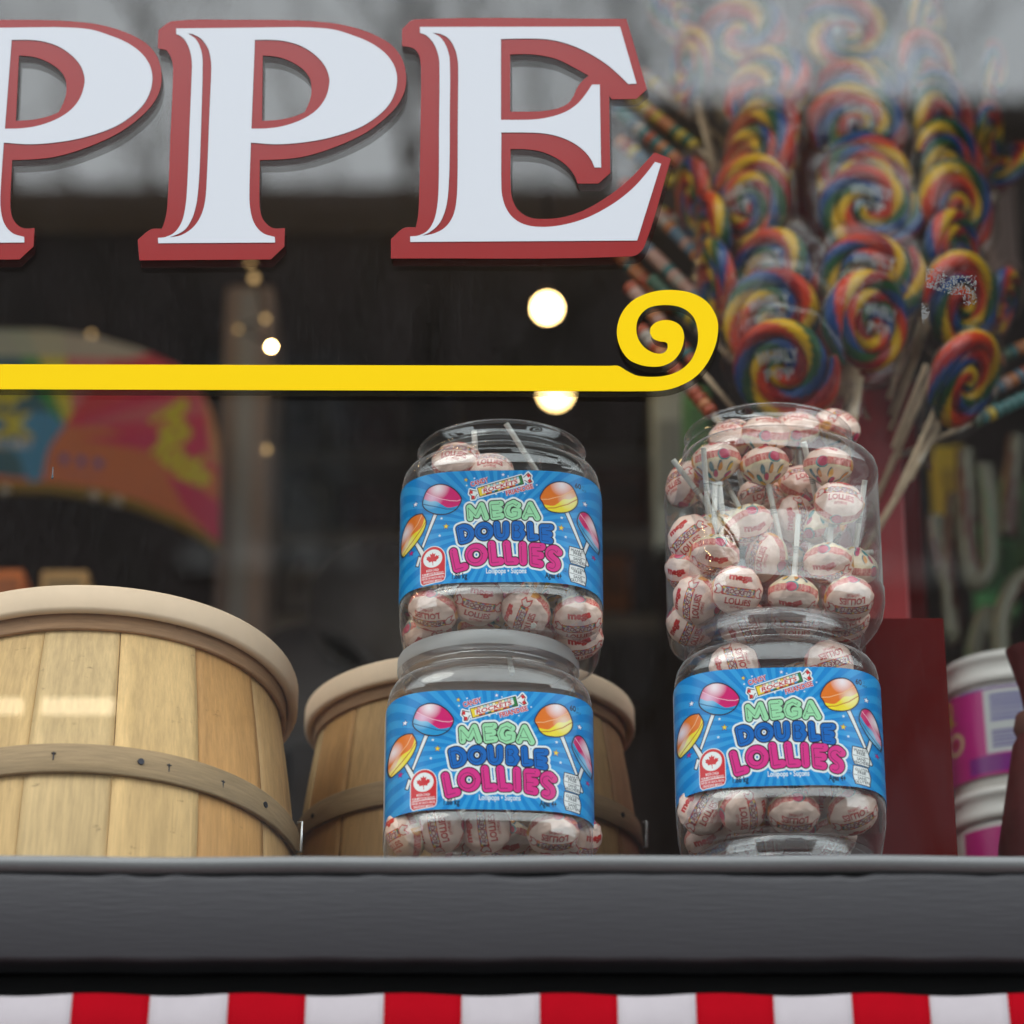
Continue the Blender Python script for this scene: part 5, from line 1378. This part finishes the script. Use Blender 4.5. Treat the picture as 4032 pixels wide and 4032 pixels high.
m = MB(); m.lathe([(.019, h * .93), (.024, h * .96), (.021, h * .99)], 20, cap=False)
m.build('tie', pmat('beige_tie', lin((110, 70, 60)), .7, .2), sk, True, loc=(base.x - sk.location.x, 0, 2.006 - sk.location.z))

# ------------------------------------------------------------------ candy canes hanging behind
CW, CR = lin((150, 146, 122)), lin((112, 60, 46))
def cane(pts, Y, label, r=.011):
    Q = [P(3500 + x / 1.1365, 1000 + y / 1.1365, Y) for x, y in pts]
    cu = []
    n = len(Q)
    for i in range(n - 1):
        p0, p1, p2, p3 = Q[max(i - 1, 0)], Q[i], Q[i + 1], Q[min(i + 2, n - 1)]
        for k in range(14):
            t = k / 14; cu.append(.5 * ((2 * p1) + (p2 - p0) * t + (2 * p0 - 5 * p1 + 4 * p2 - p3) * t * t + (3 * p1 - p0 - 3 * p2 + p3) * t ** 3))
    cu.append(Q[-1])
    e = empty('candy_cane', Q[0], label, 'candy cane', 'candy canes hanging behind the tubs')
    m = MB(); m.tube([c - Q[0] for c in cu], r, 14)
    C = []; s = 0
    for i in range(len(cu)):
        if i: s += (cu[i] - cu[i - 1]).length
        for j in range(14):
            f = (s / .4 + j / 14) % 1.0; C.append(CR if f < .22 else (lin((120, 150, 110)) if .5 < f < .58 else CW))
    mesh_obj('cane', m.V, m.F, M['bead'], e, True, np.array(C))
for a in [([(340, 880), (350, 1250), (385, 1470), (450, 1380), (445, 1100), (425, 950)], 1.05, 'pale candy cane hung as a long loop over the pink tub'),
          ([(500, 1900), (500, 1640), (560, 1490), (640, 1440), (680, 1560)], 1.0, 'candy cane with its crook up, just above the tub rim by the pane edge'),
          ([(300, 1080), (275, 1400), (290, 1690), (270, 1720)], 1.1, 'straight candy cane with red end next to the red column'),
          ([(570, 820), (545, 1080), (530, 1260)], 1.1, 'short candy cane hanging next to the long loop'),
          ([(205, 1180), (225, 1330), (270, 1460), (300, 1300)], 1.15, 'dim hooked candy cane nearest the red column'),
          ([(370, 1900), (390, 1730), (440, 1610), (470, 1700)], 1.05, 'candy cane crook rising behind the rim of the upper tub'),
          ([(85, 1380), (110, 1480), (95, 1560)], .9, 'pale candy cane end showing at the edge of the red column')]:
    cane(*a)

# ------------------------------------------------------------------ things farther inside the shop
def carton(x0, y0, x1, y1, Y, col, label, name='carton', depth=.18, group='dim goods inside the shop', cat='carton'):
    a = P(x0, y1, Y); b = P(x1, y0, Y)
    e = empty(name, ((a.x + b.x) / 2, Y + depth / 2, min(a.z, b.z)), label, cat, group)
    w = abs(b.x - a.x) / 2; h = abs(b.z - a.z)
    m = MB(); m.box(-w, w, -depth / 2, depth / 2, 0, h)
    bd = m.build('carton_body', pmat(name + '_card', lin(tuple(min(255, c * 1.8) for c in col)), .7, .2, noise=(6, .15)), e, bevel=.004)
    m = MB(); m.box(-w * .7, w * .7, -depth / 2 - .003, -depth / 2 - .0005, h * .25, h * .75)
    m.build('front_label', pmat(name + '_front', lin(tuple(min(255, int(c * 1.25 + 20)) for c in col)), .6, .2), e)
    return e
def shelf(px0, px1, py, Y, label, d=.35):
    a = P(px0, py, Y); b = P(px1, py, Y)
    e = empty('wall_shelf', ((a.x + b.x) / 2, Y + d / 2, a.z), label, 'shelf', 'grey shelves deep in the shop')
    w = (b.x - a.x) / 2
    m = MB(); m.box(-w, w, -d / 2, d / 2, -.03, 0); m.build('board', M['shelf_grey'], e, bevel=.003)
    for s in (-.85, .85):
        m = MB(); m.box(w * s - .012, w * s + .012, -d / 2 + .05, d / 2, -.12, -.031); m.build('bracket', M['shelf_dark'], e)
    return e
M['shelf_grey'] = pmat('shelf_grey', lin((190, 188, 184)), .5, .4)
M['shelf_dark'] = pmat('shelf_dark', lin((60, 50, 48)), .6, .3)
shelf(1060, 2600, 1760, 2.6, 'highest grey shelf deep in the shop behind the yellow line')
shelf(1060, 2600, 2080, 2.6, 'middle grey shelf deep in the shop beside the open blue labelled jar')
shelf(-200, 2600, 2420, 2.6, 'lowest grey shelf deep in the shop behind the baskets')
for a in [(1120, 1560, 1290, 1740, 2.62, (92, 84, 84), 'grey carton on the highest shelf by the pinkish pillar'), (1330, 1600, 1560, 1740, 2.64, (70, 38, 40), 'maroon carton on the highest shelf, between two grey ones'),
          (1600, 1540, 1800, 1740, 2.62, (80, 84, 84), 'grey-green carton on the highest shelf nearest the hanging bulbs'), (1110, 1900, 1300, 2060, 2.62, (105, 105, 102), 'pale grey carton on the middle shelf by the pillar'),
          (1340, 1930, 1520, 2060, 2.63, (64, 44, 44), 'dark brown carton on the middle shelf beside the upper jar'), (2330, 1840, 2560, 2060, 2.62, (84, 56, 40), 'brown carton on the middle shelf in the gap between the two jar stacks'),
          (1110, 2230, 1330, 2400, 2.62, (96, 96, 100), 'grey carton on the lowest shelf over the small basket'), (1360, 2260, 1540, 2400, 2.63, (72, 36, 36), 'dark red carton on the lowest shelf next to the blue labelled jar'),
          (2350, 2180, 2480, 2400, 2.62, (120, 76, 40), 'amber carton on the lowest shelf between the jar stacks'),
          (-40, 2238, 95, 2400, 1.2, (150, 84, 50), 'small orange packet just above the big basket at the pane edge'), (150, 2242, 350, 2400, 1.2, (130, 104, 70), 'tan packet just above the rim of the big basket')]:
    carton(*a)
for x0, y0, x1, y1, Y, c, lb in [(3860, 2060, 3990, 2420, 1.5, (70, 120, 78), 'green packet hanging behind the candy cane loop'), (3700, 1750, 3800, 2150, 1.4, (150, 120, 40), 'yellow strip of packets behind the bare wooden sticks'),
                            (2700, 1520, 2790, 1860, 1.3, (74, 110, 66), 'green packet behind the orange beaded stick'), (2580, 1500, 2690, 2150, 1.5, (120, 124, 120), 'pale grey strip of packets between the jar stacks and the beaded sticks'),
                            (3905, 600, 3985, 1180, 1.3, (120, 104, 100), 'pale pinkish strip of packets beside the sticker residue, at the pane edge'), (3830, 560, 3890, 960, 1.35, (90, 22, 24), 'dark red strip of packets behind the outermost small lollipops'), (3960, 1880, 4080, 2230, 1.6, (60, 84, 56), 'dark green packet behind the candy canes at the pane edge')]:
    carton(x0, y0, x1, y1, Y, c, lb, 'hanging_packet', .05, 'packets hanging on the side rack', 'packet')
# pillar with string lights
PZ = P(980, 1050, 1.65).z
struct('ceiling_beam', M['room_ceiling'], (-3.1, 3.1, 1.55, 2.05, PZ, 4.999))
a, b = P(880, 1300, 1.7), P(1075, 1300, 1.7)
pl = empty('shop_pillar', ((a.x + b.x) / 2, 1.8, 1.0), 'pinkish grey square pillar wrapped in string lights inside the shop', 'pillar')
m = MB(); w = (b.x - a.x) / 2; m.box(-w, w, -.1, .1, 0, PZ - 1.0); m.build('shaft', pmat('pillar_plaster', lin((206, 186, 176)), .7, .3, noise=(3, .1)), pl, bevel=.01)
m = MB(); m.box(-.012, .012, -.112, -.101, 0, PZ - 1.02); m.build('cable_trunk', pmat('cable_trunk', (.6, .6, .6), .5, .3), pl)
M['warm'] = emit('warm_bulb', (1.0, .66, .28), 60)
M['warm_dim'] = emit('warm_dim_bulb', (1.0, .62, .25), 1.0)
M['bulb'] = emit('globe_bulb', (1.0, .66, .25), 15)
lights = empty('string_lights', P(980, 1300, 1.55), 'string of tiny warm bulbs around the pillar and along the shop ceiling', 'string lights')
pts = [(985, 1030, 1.55, 1, .005), (1000, 1095, 1.55, 1, .005), (938, 1296, 1.57, 0, .003), (1045, 1255, 1.57, 0, .004), (1068, 1365, 1.3, 2, .004), (1050, 1770, 1.57, 0, .004), (360, 1318, 1.8, 1, .004)]
rn = random.Random(8)
for i in range(18):
    x = -1.5 + i * .085
    pts.append((None, Vector((x, .55 + .12 * math.sin(i), 3.56 + .05 * math.sin(i * .9))), None, 2, .009))
path = []
for q in pts:
    loc = q[1] if q[0] is None else P(q[0], q[1], q[2]); path.append(loc)
    sphere(q[4], 12).build('bulb', (M['warm_dim'], M['warm_dim'], M['warm'])[q[3]], lights, True, loc=loc - lights.location)
m = MB(); m.tube([p + Vector((0, .02, .012)) - lights.location for p in sorted(path[:6], key=lambda v: v.z)], .0025, 6); m.tube([p + Vector((0, .0, .012)) - lights.location for p in path[7:]], .0025, 6)
m.build('cable', M['shelf_dark'], lights, True)
def pendant(px, py, Y, r, mat, label):
    c = P(px, py, Y); e = empty('pendant_bulb', c, label, 'lamp', 'globe bulbs hanging in the shop')
    sphere(r, 24).build('bulb', M[mat], e, True)
    m = MB(); m.lathe([(r * .45, r * .9), (r * .45, r * 1.5), (.003, r * 1.7)], 16); m.build('socket', M['shelf_dark'], e)
    m = MB(); m.tube([(0, 0, r * 1.6), (0, 0, 5.0 - c.z)], .004, 6); m.build('cord', M['shelf_dark'], e)
pendant(2155, 1213, 1.42, .0185, 'bulb', 'bright globe bulb glowing below the letter E')
pendant(2188, 1545, 3.3, .026, 'bulb', 'bright globe bulb half covered by the yellow line')
pendant(2572, 1905, 3.2, .009, 'warm_dim', 'small dim bulb in the gap between the two jar stacks')
# round trays standing on a dark sideboard
M['tray'] = pmat('tray_grey', lin((92, 90, 92)), .5, .4)
for px, py, r, lb in ((1225, 2720, .085, 'dark round tray on edge in the gap between the two baskets'), (1500, 2400, .09, 'dark round tray on edge beside the upper blue labelled jar')):
    c = P(px, py, 1.35); e = empty('round_tray', c, lb, 'tray', 'round trays on edge behind the baskets')
    m = MB(); m.lathe([(1e-4, -.004), (r * .9, -.004), (r, .012), (r * 1.03, .012), (r * .94, -.009), (1e-4, -.009)], 40, cap=False)
    o = m.build('tray', M['tray'], e, True); o.rotation_euler = (math.pi / 2, 0, 0)
    m = MB(); m.box(-.02, .02, -.03, .05, 1.0 - c.z, -r * .95); m.build('holder', M['shelf_dark'], e)

# big curved display header, far out of focus
def paint_header():
    c = Canvas(-300, 1280, 900, 2200, 3, (228, 112, 70))
    c.poly([(-300, 1280), (900, 1280), (900, 1900), (700, 1800), (420, 1700), (280, 1690), (250, 1640)], (206, 40, 92))
    c.poly([(255, 1690), (300, 1280), (620, 1280)], (226, 110, 120)); c.poly([(255, 1690), (560, 1280), (900, 1300), (880, 1420)], (214, 46, 70))
    c.poly([(300, 1700), (900, 1500), (900, 1640)], (222, 90, 110)); c.poly([(320, 1740), (900, 1700), (900, 1850)], (196, 30, 96))
    c.poly([(-300, 1280), (40, 1280), (180, 1540), (250, 1690), (100, 1900), (-300, 1850)], (30, 96, 120))
    c.poly([(20, 1280), (110, 1280), (262, 1670), (250, 1700), (150, 1560)], (60, 150, 80))
    c.poly([(100, 1280), (250, 1280), (290, 1640), (262, 1680)], (232, 196, 70)); c.poly([(-300, 1280), (900, 1280), (900, 1340), (500, 1430), (200, 1420), (-300, 1420)], (170, 178, 168), .9)  # pale band at the top paints reflected haze onto the header
    c.poly(smooth_poly([(262, 1690), (200, 1780), (172, 1900), (130, 1920), (105, 1890), (70, 1800), (-20, 1740), (-60, 1640), (200, 1640)]), (50, 140, 196))
    c.text('POP', -40, 1572, 90, (242, 214, 60), width=330, bold=.05, halo=(.05, (20, 60, 80))); c.text('ROCK', -60, 1688, 92, (242, 214, 60), width=400, bold=.05, halo=(.05, (20, 60, 80)))
    c.text('N, ART', 60, 1765, 34, (236, 226, 226), width=150, bold=.03)
    for x in (258, 325, 392): c.ell(x, 1822 + (x - 258) * .12, 20, 20, (60, 90, 170))
    c.ell(325, 1880, 100, 12, (180, 110, 100), .1)
    c.text('Pop', 680, 1700, 150, (236, 200, 40), width=150, ang=1.0, bold=.06, halo=(.03, (130, 20, 60)))
    c.text('Rocks', 730, 1830, 120, (236, 200, 40), width=250, ang=.72, bold=.06, halo=(.03, (130, 20, 60)))
    c.poly(smooth_poly([(780, 1480), (850, 1560), (880, 1700), (870, 1850), (830, 1850), (815, 1640)]), (240, 140, 100))
    c.poly([(660, 1880), (760, 1920), (900, 2010), (900, 2200), (720, 2000)], (196, 34, 96))
    c.blur(2); c.A = np.clip(c.A * 1.5 + .04, 0, .9); return c
hd = paint_header()
nx, ny = 240, 130
tx = [-300, 0, 200, 400, 560, 700, 790, 840, 862, 866]; ty = [1330, 1312, 1315, 1345, 1392, 1455, 1540, 1640, 1740, 1850]
bxx = [-300, 0, 200, 400, 550, 700, 800, 866]; byy = [1975, 1950, 1953, 1978, 2022, 2085, 2140, 2185]
V = []; cs = []
HY = 1.5
for i in range(nx):
    x = -300 + 1166 * i / (nx - 1)
    t, b2 = float(np.interp(x, tx, ty)), float(np.interp(x, bxx, byy))
    for j in range(ny):
        y = t + (b2 - t) * j / (ny - 1)
        V.append(P(x, y, HY)); cs.append((x, y, (b2 - y)))
cs = np.array(cs); C = hd.sample(cs[:, 0], cs[:, 1])
C[cs[:, 2] < 36] = lin((160, 134, 36))
hdr = empty('display_header', P(300, 1800, HY), 'big curved header sign in orange, pink and blue with yellow lettering behind the yellow line', 'sign')
pn = mesh_obj('panel', [v - hdr.location for v in V], [(i * ny + j, i * ny + j + 1, (i + 1) * ny + j + 1, (i + 1) * ny + j) for i in range(nx - 1) for j in range(ny - 1)], pmat('header_print', (1, 1, 1), .5, .3, attr=True), hdr, False, C)
sm = pn.modifiers.new('thickness', 'SOLIDIFY'); sm.thickness = .012; sm.offset = 1
m = MB(); q = P(-200, 1900, HY + .05) - hdr.location; m.tube([(q.x, .06, .1), (q.x, .06, 1.0 - hdr.location.z)], .02, 10)
m.build('post', M['shelf_dark'], hdr, True)
for px, py in ((18, 1932), (370, 1955), (462, 1975)):
    p = P(px, py, HY - .012) - hdr.location; sphere(.008, 12).build('rivet', pmat('rivet', (.8, .78, .7), .3, .5), hdr, True, loc=p)
